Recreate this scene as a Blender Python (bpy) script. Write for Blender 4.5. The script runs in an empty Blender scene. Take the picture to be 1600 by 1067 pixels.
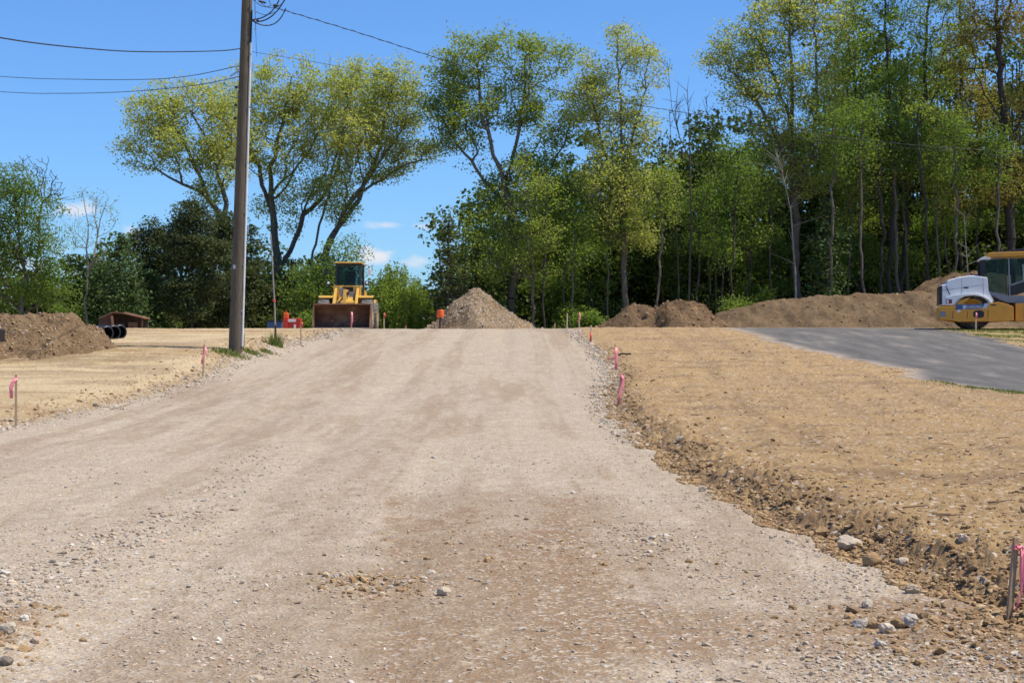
import bpy, math, random
import numpy as np
from mathutils import Vector, Matrix
R = math.radians
random.seed(7); rng = np.random.default_rng(11)
SC = bpy.context.scene
COL = SC.collection
# ------------------------------------------------------------------ camera, sky, sun, exposure
FP, HOR, EYE = 2667.0, 548.0, 1.65          # focal length in photo pixels, eye-level row, eye height
cam_d = bpy.data.cameras.new('camera'); cam = bpy.data.objects.new('camera', cam_d); COL.objects.link(cam)
cam_d.lens = 60; cam_d.sensor_width = 36; cam_d.clip_end = 6000; cam_d.clip_start = 0.1
cam_d.dof.use_dof = True; cam_d.dof.focus_distance = 15; cam_d.dof.aperture_fstop = 8
cam.location = (0, 0, EYE); cam.rotation_euler = (R(90.31), 0, 0); SC.camera = cam
SUN_EL, SUN_AZ = R(61), R(-8)                # azimuth measured from +x towards +y
sd = Vector((math.cos(SUN_EL)*math.cos(SUN_AZ), math.cos(SUN_EL)*math.sin(SUN_AZ), math.sin(SUN_EL)))
sl = bpy.data.lights.new('sun', 'SUN'); sl.energy = 4.8; sl.angle = R(0.53); sl.color = (1, .92, .79)
so = bpy.data.objects.new('sun', sl); so.rotation_euler = sd.to_track_quat('Z', 'Y').to_euler(); so.location = (40, 10, 60); COL.objects.link(so)
W = bpy.data.worlds.new('World'); SC.world = W; W.use_nodes = True
nt = W.node_tree; N = nt.nodes; L = nt.links; N.clear()
out = N.new('ShaderNodeOutputWorld'); bg = N.new('ShaderNodeBackground'); bg.inputs[1].default_value = 0.106
sky = N.new('ShaderNodeTexSky'); sky.sky_type = 'NISHITA'; sky.sun_disc = False
sky.sun_elevation = SUN_EL; sky.sun_rotation = math.pi/2 - SUN_AZ; sky.air_density = 1.0; sky.dust_density = 0.25; sky.ozone_density = 2.6
tint = N.new('ShaderNodeMix'); tint.data_type = 'RGBA'; tint.blend_type = 'MULTIPLY'; tint.inputs[0].default_value = 1
tint.inputs[7].default_value = (.56, .88, 1.32, 1); L.new(sky.outputs[0], tint.inputs[6])
tc = N.new('ShaderNodeTexCoord')
prev = tint.outputs[2]
def vm(op, a, b=None):
    n = N.new('ShaderNodeVectorMath'); n.operation = op
    if isinstance(a, tuple): n.inputs[0].default_value = a
    else: L.new(a, n.inputs[0])
    if b is not None:
        if isinstance(b, tuple): n.inputs[1].default_value = b
        else: L.new(b, n.inputs[1])
    return n
nz = N.new('ShaderNodeTexNoise'); nz.inputs['Scale'].default_value = 60; nz.inputs['Detail'].default_value = 6
stretch = vm('MULTIPLY', tc.outputs['Generated'], (1, 1, 2.2)); L.new(stretch.outputs[0], nz.inputs['Vector'])
# small fair-weather clouds low over the trees: (direction of centre, half width, half height, strength)
for (px, py, rx, ry, st) in [(118, 328, 34, 17, .8), (205, 362, 22, 10, .5), (603, 353, 34, 7, .55), (585, 400, 42, 16, 1.0), (662, 354, 22, 7, .5), (650, 408, 34, 10, .6), (40, 420, 120, 26, .4), (980, 380, 60, 14, .6), (-160, 360, 90, 22, .8), (1900, 330, 100, 25, .7)]:
    c = Vector(((px-800)/FP, 1, (HOR-py)/FP)).normalized()
    d1 = vm('SUBTRACT', tc.outputs['Generated'], tuple(c)); d2 = vm('MULTIPLY', d1.outputs[0], (FP/rx, FP/rx, FP/ry))
    ln = vm('LENGTH', d2.outputs[0])
    m = N.new('ShaderNodeMath'); m.operation = 'MULTIPLY_ADD'; L.new(nz.outputs[0], m.inputs[0]); m.inputs[1].default_value = 3.2; L.new(ln.outputs['Value'], m.inputs[2])
    mr = N.new('ShaderNodeMapRange'); L.new(m.outputs[0], mr.inputs[0]); mr.interpolation_type = 'SMOOTHSTEP'
    mr.inputs[1].default_value = 1.6; mr.inputs[2].default_value = 2.75; mr.inputs[3].default_value = st; mr.inputs[4].default_value = 0
    mx = N.new('ShaderNodeMix'); mx.data_type = 'RGBA'; L.new(mr.outputs[0], mx.inputs[0]); L.new(prev, mx.inputs[6]); mx.inputs[7].default_value = (6.6, 6.8, 7.3, 1)
    prev = mx.outputs[2]
L.new(prev, bg.inputs[0]); L.new(bg.outputs[0], out.inputs[0])
SC.view_settings.view_transform = 'Standard'; SC.view_settings.look = 'None'; SC.view_settings.gamma = 1; SC.view_settings.exposure = 0.21
SC.cycles.max_bounces = 6; SC.cycles.diffuse_bounces = 3; SC.cycles.transmission_bounces = 4; SC.cycles.transparent_max_bounces = 6
# ------------------------------------------------------------------ numpy noise
def _hash(ix, iy, s):
    h = (ix.astype(np.int64)*374761393 + iy.astype(np.int64)*668265263 + s*1442695041) & 0xffffffff
    h = ((h ^ (h >> 13))*1274126177) & 0xffffffff
    h = h ^ (h >> 16)
    return (h & 0xffff)/65535.0
def vnoise(x, y, s=0):
    x = np.asarray(x, float); y = np.asarray(y, float)
    ix = np.floor(x); iy = np.floor(y); fx = x-ix; fy = y-iy
    fx = fx*fx*(3-2*fx); fy = fy*fy*(3-2*fy)
    a = _hash(ix, iy, s); b = _hash(ix+1, iy, s); c = _hash(ix, iy+1, s); d = _hash(ix+1, iy+1, s)
    return (a*(1-fx)+b*fx)*(1-fy)+(c*(1-fx)+d*fx)*fy
def fbm(x, y, oc=4, s=0, gain=.5):
    r = 0; a = 1; t = 0
    for i in range(oc):
        r = r+a*vnoise(x*2**i+17.3*i, y*2**i-9.1*i, s+i*7); t += a; a *= gain
    return r/t
def sstep(a, b, x):
    t = np.clip((x-a)/(b-a), 0, 1); return t*t*(3-2*t)
# ------------------------------------------------------------------ terrain
_cd = [-100, -10, 0, 10, 20, 30, 40, 50, 60, 68, 73, 80, 95, 130, 200, 400, 3000]
_cz = [-.2, 0, 0, .02, .09, .29, .68, 1.23, 1.88, 2.42, 2.61, 2.63, 2.45, 2.3, 2.0, 1.6, 1.5]
_dd = np.arange(-100, 600, .25); _zz = np.interp(_dd, _cd, _cz); _k = np.hanning(25); _k /= _k.sum()
_zz = np.convolve(np.pad(_zz, 12, mode='edge'), _k, 'valid')
def base(d): return np.where(np.asarray(d) > 590, np.interp(d, _cd, _cz), np.interp(d, _dd, _zz))
_sd = np.arange(6, 73.5, .05); _sy = HOR-FP*(base(_sd)-EYE)/_sd
def dpx(py): return float(np.interp(-py, -_sy, _sd))       # distance at which the bare slope sits on a photo row
def edge(pts, head, tail):
    ds = []; xs = []
    for px, py in pts:
        d = dpx(py); ds.append(d); xs.append((px-800)*d/FP)
    o = np.argsort(ds); ds = list(np.array(ds)[o]); xs = list(np.array(xs)[o])
    return [head[0]]+ds+[tail[0]], [head[1]]+xs+[tail[1]]
EL = edge([(0, 668), (100, 650), (190, 630), (317, 588), (400, 558), (430, 545), (490, 529), (550, 514)], (-60, -10.5), (200, -6.4))
ER = edge([(886, 514.5), (900, 525), (938, 560), (952, 590), (932, 620), (955, 655), (1045, 740), (1200, 820), (1395, 908), (1560, 975)], (-60, 5.5), (200, 2.2))
EA = edge([(1150, 517), (1200, 534), (1300, 559), (1360, 572), (1415, 582), (1425, 595), (1500, 607), (1600, 620)], (-60, 14), (200, 8.6))
def xL(y): return np.interp(y, *EL)+(fbm(y*.7, y*0+3, 3, 5)-.5)*.7
def xR(y): return np.interp(y, *ER)+(fbm(y*1.1, y*0+9, 3, 6)-.5)*.45
def xA(y): return np.interp(y, *EA)+(fbm(y*.8, y*0+5, 3, 8)-.5)*.5
def xG(y): return 17.5+(fbm(y*.5, y*0+2, 3, 9)-.5)*.9
def bump_at(x, y, cx, cy, rx, ry): return np.exp(-(((x-cx)/rx)**2+((y-cy)/ry)**2))
def height(x, y, fine=False):
    x = np.asarray(x, float); y = np.asarray(y, float)
    z = base(y)
    l = xL(y); r = xR(y)
    near = 1-sstep(20, 60, y)
    z = z+.16*sstep(l+.1, l-.9, x)*(1-.95*sstep(48, 66, y))
    z = z+(.11*near+.04)*sstep(r+.2, r+.95, x)
    z = z-.045*near*np.exp(-((x-r-.22)/.16)**2)
    a = xA(y)
    z = z-.10*sstep(a-.3, a+.2, x)*near
    z = z+.08*(fbm(x*.25, y*.25, 3, 21)-.5)*sstep(5, 30, np.abs(y))*(1-.6*sstep(50, 66, y))
    z = z+.06*(fbm(x*.12, y*.12, 2, 31)-.5)*sstep(-9, -13, x)
    z = z+.26*sstep(45, 53.5, y)*(1-sstep(55, 68, y))*sstep(-7.2, -8.6, x)                       # low shoulder round the pole
    # wheel tracks along the gravel
    road = sstep(l, l+.6, x)*sstep(r, r-.5, x)
    if fine:
        cl = np.interp(y, [-60, 0, 20, 40, 75, 200], [-3.2, -3.0, -3.4, -3.2, -2.6, -2.4])
        for off, w in ((-3.6, .30), (-1.6, .30), (.6, .28), (2.6, .28)):
            z = z-road*.022*np.exp(-((x-cl-off-.25*np.sin(y*.11+off))/w)**2)
        fl = sstep(r+.15, r+.5, x)+sstep(l, l-.5, x)
        eb = np.exp(-((x-r-.55)/.50)**2)*sstep(66, 30, y)
        eb = np.maximum(eb, .5*np.exp(-((x-l+.25)/.35)**2))
        n1 = fbm(x*7, y*7, 4, 41, .6)-.5; n2 = fbm(x*19, y*19, 3, 51, .6)-.5
        z = z+road*(.014*n1+.008*n2)
        z = z+fl*(.030*n1+.018*n2)*(1-.8*sstep(a, a+.2, x))
        z = z+eb*(.19*n1+.04*n2+.02)
        # ruts left by the grader in the right-hand field
        z = z+sstep(r+.6, r+1.2, x)*sstep(a, a-.5, x)*(.05*(vnoise(x*2.6-y*.28, y*.22, 61)-.5)+.05*(fbm(x*2.2, y*1.6, 3, 62)-.5)+.03*np.maximum(0, fbm(x*5, y*3.5, 3, 63)-.55)*4)
        z = z+.10*bump_at(x, y, -.95, 11.9, .42, .30)*(fbm(x*8, y*6, 3, 71)-.15)
        z = z+.13*bump_at(x, y, -3.25, 9.7, .55, .8)*(fbm(x*6, y*6, 3, 72))
        z = z+.11*bump_at(x, y, 2.8, 9.7, 1.0, .9)*(fbm(x*8, y*6, 3, 73)-.3)
        z = z+.05*sstep(-9, -12, x)*(fbm(x*1.2, y*1.2, 3, 74)-.5)
    return z
def zt(x, y): return float(height(np.array([x]), np.array([y]), True)[0])
def at(px, py):                                                     # where the line of sight meets the ground before the crest
    ys = np.arange(6, 76, .04); xs = (px-800)*ys/FP; sy = HOR-FP*(height(xs, ys, True)-EYE)/ys
    k = np.argmax(sy <= py)
    if sy[k] > py: k = int(np.argmin(sy))
    return float(xs[k]), float(ys[k]), zt(xs[k], ys[k])
def deep(px, d):
    x = (px-800)*d/FP; return x, d, zt(x, d)
def wp(px, py, d): return ((px-800)*d/FP, d, EYE+(HOR-py)*d/FP)
# ------------------------------------------------------------------ materials
MAT = {}
def nmat(name, rough=.8):
    m = bpy.data.materials.new(name); m.use_nodes = True; MAT[name] = m
    b = m.node_tree.nodes['Principled BSDF']; b.inputs['Roughness'].default_value = rough
    return m, m.node_tree.nodes, m.node_tree.links, b
def ramp(N, stops):
    r = N.new('ShaderNodeValToRGB'); e = r.color_ramp.elements
    while len(e) > 1: e.remove(e[0])
    e[0].position = stops[0][0]; e[0].color = (*stops[0][1], 1)
    for p, c in stops[1:]:
        k = e.new(p); k.color = (*c, 1)
    return r
def mixc(N, L, f, a, b, mode='MIX'):
    m = N.new('ShaderNodeMix'); m.data_type = 'RGBA'; m.blend_type = mode
    for i, v in ((0, f), (6, a), (7, b)):
        if isinstance(v, (int, float)): m.inputs[i].default_value = v
        elif isinstance(v, tuple): m.inputs[i].default_value = (*v, 1)
        else: L.new(v, m.inputs[i])
    return m.outputs[2]
def noise(N, L, scale, detail=4, vec=None, rough=.5):
    n = N.new('ShaderNodeTexNoise'); n.inputs['Scale'].default_value = scale; n.inputs['Detail'].default_value = detail; n.inputs['Roughness'].default_value = rough
    if vec is not None: L.new(vec, n.inputs['Vector'])
    return n.outputs[0]
def mrange(N, L, v, a, b, c=0, d=1):
    m = N.new('ShaderNodeMapRange'); L.new(v, m.inputs[0])
    for i, q in enumerate((a, b, c, d)): m.inputs[i+1].default_value = q
    return m.outputs[0]
def bump(N, L, b, h, dist, st=1.0):
    n = N.new('ShaderNodeBump'); n.inputs['Distance'].default_value = dist; n.inputs['Strength'].default_value = st
    L.new(h, n.inputs['Height']); L.new(n.outputs[0], b.inputs['Normal'])
def coord(N, L, sc=None):
    t = N.new('ShaderNodeTexCoord').outputs['Object']
    if sc:
        m = N.new('ShaderNodeVectorMath'); m.operation = 'MULTIPLY'; L.new(t, m.inputs[0]); m.inputs[1].default_value = sc; t = m.outputs[0]
    return t
def simple(name, c, rough=.6, metal=0, var=.15, scale=6, dirt=None, dirt_amt=.5):
    m, N, L, b = nmat(name, rough); b.inputs['Metallic'].default_value = metal
    o = coord(N, L); n = noise(N, L, scale, 5, o)
    c0 = tuple(x*(1-var) for x in c); c1 = tuple(min(1, x*(1+var)) for x in c)
    col = mixc(N, L, mrange(N, L, n, .3, .7), c0, c1)
    if dirt:
        n2 = noise(N, L, scale*.6, 6, o, .65)
        col = mixc(N, L, mrange(N, L, n2, .5, .72, 0, dirt_amt), col, dirt)
    L.new(col, b.inputs['Base Color'])
    bump(N, L, b, noise(N, L, scale*5, 4, o), .003, .6)
    return m
def vor(N, L, scale, vec, feat='F1', out='Color'):
    n = N.new('ShaderNodeTexVoronoi'); n.feature = feat; n.inputs['Scale'].default_value = scale; L.new(vec, n.inputs['Vector'])
    return n.outputs[out]
def ground_mat(name, kind):
    m, N, L, b = nmat(name, .95); b.inputs['Specular IOR Level'].default_value = .15
    o = coord(N, L)
    n1 = noise(N, L, .35, 5, o, .6); n2 = noise(N, L, 2.2, 6, o, .65); n3 = noise(N, L, 14, 6, o, .7); n4 = noise(N, L, 60, 3, o, .7)
    at_ = N.new('ShaderNodeAttribute'); at_.attribute_name = 'zone'
    sp = N.new('ShaderNodeSeparateColor'); L.new(at_.outputs['Color'], sp.inputs[0])
    if kind == 'gravel':
        n1 = noise(N, L, 1.0, 5, coord(N, L, (1, .07, 1)), .6)
        c = mixc(N, L, mrange(N, L, n2, .3, .7), (.37, .272, .158), (.485, .368, .225))
        c = mixc(N, L, mrange(N, L, n1, .4, .66, 0, .5), c, (.37, .285, .20))
        c = mixc(N, L, mrange(N, L, n3, .50, .70, 0, .55), c, (.53, .43, .30))
        c = mixc(N, L, mrange(N, L, n3, .46, .30, 0, .6), c, (.31, .225, .145))
        vs = vor(N, L, 38, o); vb = N.new('ShaderNodeSeparateColor'); L.new(vs, vb.inputs[0])
        st = ramp(N, [(0, (.20, .18, .17)), (.25, (.46, .37, .28)), (.5, (.60, .51, .38)), (.75, (.36, .34, .32)), (1, (.72, .65, .52))]); L.new(vb.outputs[0], st.inputs[0])
        msk = mrange(N, L, vb.outputs[1], .62, .66, 0, .75); c = mixc(N, L, msk, c, st.outputs[0])
        vs2 = vor(N, L, 95, o); vb2 = N.new('ShaderNodeSeparateColor'); L.new(vs2, vb2.inputs[0])
        st2 = ramp(N, [(0, (.22, .18, .15)), (.4, (.44, .37, .29)), (.7, (.42, .39, .36)), (1, (.75, .67, .54))]); L.new(vb2.outputs[0], st2.inputs[0])
        c = mixc(N, L, mrange(N, L, vb2.outputs[1], .45, .55, 0, .55), c, st2.outputs[0])
        lo = mixc(N, L, mrange(N, L, n3, .3, .7), (.20, .121, .062), (.32, .206, .114)); lo = mixc(N, L, mrange(N, L, vb.outputs[2], .80, .82, 0, .8), lo, st.outputs[0]); c = mixc(N, L, sp.outputs[0], c, lo)     # damp brown loam
        sm = coord(N, L, (1, .55, 1)); nm = noise(N, L, 7.0, 9, sm, .82); c = mixc(N, L, mrange(N, L, nm, .53, .63, 0, .55), c, (.29, .21, .13)); c = mixc(N, L, mrange(N, L, nm, .46, .36, 0, .5), c, (.62, .51, .37))
        nb = noise(N, L, 2.2, 10, coord(N, L, (1, .4, 1)), .85); c = mixc(N, L, mrange(N, L, nb, .54, .64, 0, .45), c, (.27, .195, .125)); c = mixc(N, L, mrange(N, L, nb, .45, .36, 0, .5), c, (.60, .50, .355))
        c = mixc(N, L, sp.outputs[1], c, mixc(N, L, mrange(N, L, nm, .4, .6), (.37, .28, .185), (.25, .178, .11)))
        bh = N.new('ShaderNodeMath'); bh.operation = 'ADD'; L.new(vor(N, L, 38, o, 'F1', 'Distance'), bh.inputs[0]); L.new(n4, bh.inputs[1])
        L.new(c, b.inputs['Base Color']); bump(N, L, b, bh.outputs[0], .012, .9)
    elif kind == 'dirt':
        c = mixc(N, L, mrange(N, L, n2, .3, .7), (.385, .245, .108), (.475, .32, .15))
        c = mixc(N, L, mrange(N, L, n3, .46, .70, 0, .5), c, (.55, .385, .18))
        c = mixc(N, L, mrange(N, L, n3, .47, .30, 0, .75), c, (.25, .155, .085))
        c = mixc(N, L, mrange(N, L, n1, .42, .62, 0, .5), c, (.36, .24, .13))
        so = coord(N, L, (1, .45, 1)); nf = noise(N, L, 3.6, 9, so, .78); c = mixc(N, L, mrange(N, L, nf, .55, .63, 0, .65), c, (.27, .175, .09)); c = mixc(N, L, mrange(N, L, nf, .43, .34, 0, .5), c, (.56, .40, .205))
        c = mixc(N, L, sp.outputs[1], c, mixc(N, L, mrange(N, L, n2, .3, .7), (.54, .40, .215), (.64, .50, .295)))       # pale sand on the left
        c = mixc(N, L, sp.outputs[0], c, mixc(N, L, mrange(N, L, n3, .3, .7), (.17, .105, .055), (.30, .195, .11)))       # fresh dark clods
        vs = vor(N, L, 22, o); vb = N.new('ShaderNodeSeparateColor'); L.new(vs, vb.inputs[0])
        c = mixc(N, L, mrange(N, L, vb.outputs[1], .93, .94, 0, .8), c, (.62, .54, .44))
        c = mixc(N, L, mrange(N, L, vb.outputs[2], .95, .96, 0, .8), c, (.16, .10, .06))
        bh = N.new('ShaderNodeMath'); bh.operation = 'ADD'; L.new(n3, bh.inputs[0]); L.new(n4, bh.inputs[1])
        g = mrange(N, L, noise(N, L, 1.6, 5, o, .7), .5, .62, 0, 1)
        mm = N.new('ShaderNodeMath'); mm.operation = 'MULTIPLY'; L.new(g, mm.inputs[0]); L.new(sp.outputs[2], mm.inputs[1])
        c = mixc(N, L, mm.outputs[0], c, (.16, .22, .05))
        L.new(c, b.inputs['Base Color']); bump(N, L, b, bh.outputs[0], .03, .9)
    else:
        s = coord(N, L, (.9, .14, 1)); n5 = noise(N, L, 1.6, 6, s, .6)
        c = mixc(N, L, mrange(N, L, n5, .3, .7), (.09, .086, .08), (.185, .172, .15))
        c = mixc(N, L, mrange(N, L, n5, .56, .72, 0, .5), c, (.33, .28, .215)); c = mixc(N, L, mrange(N, L, n2, .45, .3, 0, .5), c, (.07, .068, .065))
        c = mixc(N, L, mrange(N, L, n3, .52, .72, 0, .5), c, (.24, .215, .18))
        c = mixc(N, L, sp.outputs[0], c, (.38, .31, .24))
        L.new(c, b.inputs['Base Color']); b.inputs['Roughness'].default_value = .8; bump(N, L, b, n3, .03, .9)
    return m
ground_mat('gravel', 'gravel'); ground_mat('dirt', 'dirt'); ground_mat('asphalt', 'asphalt')
def attr_mat(name, stops, rough=.9, trans=0, scale=0, spec=.2, lowf=None, bmp=.01):
    m, N, L, b = nmat(name, rough); b.inputs['Specular IOR Level'].default_value = spec
    a = N.new('ShaderNodeAttribute'); a.attribute_name = 'tone'
    r = ramp(N, stops); L.new(a.outputs['Fac'], r.inputs[0]); c = r.outputs[0]
    o = coord(N, L)
    if lowf: c = mixc(N, L, mrange(N, L, noise(N, L, lowf[0], 3, o), .42, .62, 0, lowf[1]), c, lowf[2])
    if scale:
        c = mixc(N, L, mrange(N, L, noise(N, L, scale, 5, o), .3, .7, .0, .45), c, (.30, .22, .15), 'MULTIPLY') if False else mixc(N, L, mrange(N, L, noise(N, L, scale, 5, o), .35, .7, 0, .4), c, (.38, .275, .165))
        bump(N, L, b, noise(N, L, scale*3, 4, o), bmp, .8)
    L.new(c, b.inputs['Base Color'])
    if trans:
        t = N.new('ShaderNodeBsdfTranslucent'); mx = N.new('ShaderNodeMixShader'); mx.inputs[0].default_value = trans
        tc_ = mixc(N, L, 1.0, c, (1.25, 1.35, .55), 'MULTIPLY'); L.new(tc_, t.inputs[0])
        L.new(b.outputs[0], mx.inputs[1]); L.new(t.outputs[0], mx.inputs[2]); L.new(mx.outputs[0], N['Material Output'].inputs[0])
    return m
attr_mat('stone_mix', [(0, (.16, .14, .12)), (.12, (.38, .30, .21)), (.45, (.52, .43, .31)), (.58, (.40, .37, .32)), (.72, (.60, .52, .40)), (.88, (.50, .34, .24)), (1, (.74, .69, .58))], scale=30)
attr_mat('clod_mix', [(0, (.19, .112, .05)), (.5, (.32, .20, .093)), (.85, (.45, .30, .145)), (1, (.55, .43, .27))], scale=25)
attr_mat('leaf_oak', [(0, (.33, .345, .11)), (.5, (.47, .47, .165)), (1, (.62, .56, .25))], .6, .55, lowf=(.35, .5, (.33, .38, .12)))
attr_mat('leaf_olive', [(0, (.20, .26, .065)), (.6, (.30, .355, .09)), (1, (.44, .44, .14))], .6, .55, lowf=(.3, .5, (.26, .32, .08)))
attr_mat('leaf_bronze', [(0, (.26, .21, .07)), (.6, (.33, .26, .09)), (1, (.42, .31, .13))], .6, .45, lowf=(.4, .5, (.22, .25, .06)))
attr_mat('leaf_green', [(0, (.11, .175, .04)), (.6, (.18, .26, .06)), (1, (.29, .36, .09))], .6, .55, lowf=(.3, .5, (.13, .20, .05)))
attr_mat('leaf_bright', [(0, (.12, .18, .04)), (.6, (.19, .26, .06)), (1, (.33, .38, .09))], .6, .55, lowf=(.5, .6, (.10, .165, .04)))
attr_mat('needle_dark', [(0, (.06, .085, .03)), (.6, (.09, .115, .045)), (1, (.14, .155, .06))], .7, .3, lowf=(.4, .5, (.09, .095, .05)))
attr_mat('needle_pine', [(0, (.06, .10, .035)), (.6, (.095, .15, .05)), (1, (.14, .20, .065))], .7, .2)
attr_mat('leaf_willow', [(0, (.20, .27, .05)), (.6, (.28, .35, .08)), (1, (.36, .42, .10))], .6, .5, lowf=(.5, .5, (.09, .15, .025)))
attr_mat('leaf_wood_shaded', [(0, (.055, .085, .02)), (.6, (.09, .13, .03)), (1, (.17, .21, .045))], .6, .4, lowf=(.2, .6, (.055, .075, .022)))  # leaf colour darkened to carry the deep shade inside the wood
attr_mat('grass_blade', [(0, (.09, .13, .03)), (.6, (.15, .20, .045)), (1, (.33, .31, .12))], .6, .3)
def bark(name, c0, c1, sc=3):
    m, N, L, b = nmat(name, .95); b.inputs['Specular IOR Level'].default_value = .1
    o = coord(N, L, (sc*2, sc*2, sc*.35)); n = noise(N, L, 2.0, 6, o, .65)
    L.new(mixc(N, L, mrange(N, L, n, .3, .7), c0, c1), b.inputs['Base Color']); bump(N, L, b, n, .02, .8)
bark('bark_grey', (.085, .07, .055), (.20, .17, .135)); bark('bark_dark', (.04, .034, .028), (.10, .085, .07)); bark('bark_pale', (.20, .18, .15), (.36, .33, .28)); bark('bark_dead', (.06, .05, .04), (.13, .11, .09))
def pile_mat(name, c0, c1, c2, stones=.0, sc=3.0):
    m, N, L, b = nmat(name, .97); b.inputs['Specular IOR Level'].default_value = .1
    o = coord(N, L); n1 = noise(N, L, sc*.4, 5, o, .6); n2 = noise(N, L, sc*3, 6, o, .7); n3 = noise(N, L, sc*9, 4, o, .7)
    c = mixc(N, L, mrange(N, L, n1, .35, .65), c0, c1); c = mixc(N, L, mrange(N, L, n2, .52, .7, 0, .7), c, c2)
    c = mixc(N, L, mrange(N, L, n2, .42, .28, 0, .7), c, tuple(x*.45 for x in c0))
    if stones:
        v = vor(N, L, 14, o); s = N.new('ShaderNodeSeparateColor'); L.new(v, s.inputs[0])
        c = mixc(N, L, mrange(N, L, s.outputs[1], 1-stones, 1-stones+.03, 0, .8), c, (.55, .48, .40))
    L.new(c, b.inputs['Base Color']); bh = N.new('ShaderNodeMath'); bh.operation = 'ADD'; L.new(n2, bh.inputs[0]); L.new(n3, bh.inputs[1]); bump(N, L, b, bh.outputs[0], .08, .9)
pile_mat('pile_gravel', (.235, .155, .082), (.335, .235, .135), (.46, .35, .22), .10)
pile_mat('pile_soil', (.145, .09, .048), (.225, .145, .08), (.33, .225, .13), .02)
pile_mat('pile_berm', (.155, .102, .055), (.225, .152, .085), (.30, .21, .12), .015, 2.0)
pile_mat('pile_mulch', (.20, .125, .065), (.30, .20, .11), (.44, .32, .195), .04, 4.0)
def wood_mat(name, c0, c1, streak=(14, 14, .8)):
    m, N, L, b = nmat(name, .85); b.inputs['Specular IOR Level'].default_value = .2
    o = coord(N, L, streak); n = noise(N, L, 3, 6, o, .7); n2 = noise(N, L, .6, 3, coord(N, L))
    c = mixc(N, L, mrange(N, L, n, .3, .72), c0, c1); c = mixc(N, L, mrange(N, L, n2, .45, .7, 0, .5), c, tuple(x*.6 for x in c0))
    L.new(c, b.inputs['Base Color']); bump(N, L, b, n, .01, .8)
wood_mat('pole_wood', (.075, .06, .042), (.20, .165, .115)); wood_mat('stake_wood', (.32, .22, .13), (.50, .37, .24), (60, 60, 4)); wood_mat('stake_pale', (.42, .33, .22), (.58, .47, .33), (60, 60, 4))
simple('yellow_paint', (.62, .36, .055), .45, 0, .08, 3, (.36, .27, .17), .45)
simple('orange_paint', (.72, .33, .03), .42, 0, .07, 3, (.32, .21, .12), .3)
simple('white_paint', (.88, .87, .84), .35, 0, .04, 3, (.55, .50, .44), .25)
simple('blue_paint', (.05, .07, .30), .4, 0, .1); simple('decal_blue', (.05, .10, .22), .4, 0, .1); simple('decal_grey', (.50, .56, .62), .4, 0, .08)
simple('grey_paint', (.22, .24, .26), .4, 0, .08); simple('dark_metal', (.025, .025, .027), .5, 0, .2, 8, (.14, .11, .08), .3)
simple('black_plastic', (.012, .012, .014), .42, 0, .2); simple('rubber', (.028, .027, .026), .85, 0, .2, 10, (.30, .25, .19), .55); simple('rubber_dusty', (.16, .145, .125), .9, 0, .25, 10, (.38, .33, .26), .6)
simple('rust', (.13, .06, .032), .8, .1, .35, 2.5, (.32, .20, .11), .75); simple('rust_pale', (.22, .10, .055), .8, 0, .25, 4)
simple('steel', (.45, .45, .46), .35, .8, .1); simple('white_pipe', (.70, .70, .68), .5, 0, .05, 5, (.45, .42, .38), .4)
simple('flag_pink', (.92, .27, .33), .5, 0, .08, 20); simple('flag_red', (.72, .07, .06), .5, 0, .1, 20); simple('safety_orange', (.80, .13, .02), .45, 0, .06, 8)
simple('red_paint', (.55, .035, .02), .45, 0, .1, 5); simple('wire_black', (.015, .016, .02), .5, 0, .1); simple('seat_grey', (.05, .05, .055), .8)
simple('lens', (.75, .78, .82), .15, 0, .05); simple('tail_red', (.35, .02, .02), .3); simple('radiator', (.32, .31, .30), .6, .2, .15, 12); simple('cedar', (.10, .05, .03), .85, 0, .3, 4)
simple('shade_wood', (.09, .06, .045), .9, 0, .3, 4); simple('fabric', (.012, .02, .016), .8); simple('letter_white', (.8, .8, .8), .5, 0, .03)
m, N_, L_, b_ = nmat('glass', .06); b_.inputs['Base Color'].default_value = (.06, .10, .10, 1); b_.inputs['Specular IOR Level'].default_value = .6
_t = N_.new('ShaderNodeBsdfTransparent'); _t.inputs[0].default_value = (.62, .74, .73, 1); _m = N_.new('ShaderNodeMixShader'); _m.inputs[0].default_value = .88
L_.new(b_.outputs[0], _m.inputs[1]); L_.new(_t.outputs[0], _m.inputs[2]); L_.new(_m.outputs[0], N_['Material Output'].inputs[0])
M = MAT
# ------------------------------------------------------------------ mesh helpers
def mesh_np(name, V, F, mat=None, smooth=False, tone=None):
    me = bpy.data.meshes.new(name); V = np.asarray(V, np.float32); F = np.asarray(F, np.int32); n, k = F.shape
    me.vertices.add(len(V)); me.vertices.foreach_set('co', V.ravel())
    me.loops.add(n*k); me.loops.foreach_set('vertex_index', F.ravel())
    me.polygons.add(n); me.polygons.foreach_set('loop_start', np.arange(0, n*k, k, dtype=np.int32)); me.polygons.foreach_set('loop_total', np.full(n, k, np.int32))
    me.polygons.foreach_set('use_smooth', np.full(n, bool(smooth)))
    me.update(calc_edges=True)
    if tone is not None:
        a = me.attributes.new('tone', 'FLOAT', 'POINT'); a.data.foreach_set('value', np.asarray(tone, np.float32))
    if mat is not None: me.materials.append(mat)
    return me
def link(name, data, parent=None):
    o = bpy.data.objects.new(name, data); COL.objects.link(o)
    if parent is not None: o.parent = parent
    return o
def tag(o, label=None, cat=None, group=None, kind=None):
    if label: o['label'] = label
    if cat: o['category'] = cat
    if group: o['group'] = group
    if kind: o['kind'] = kind
    return o
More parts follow.
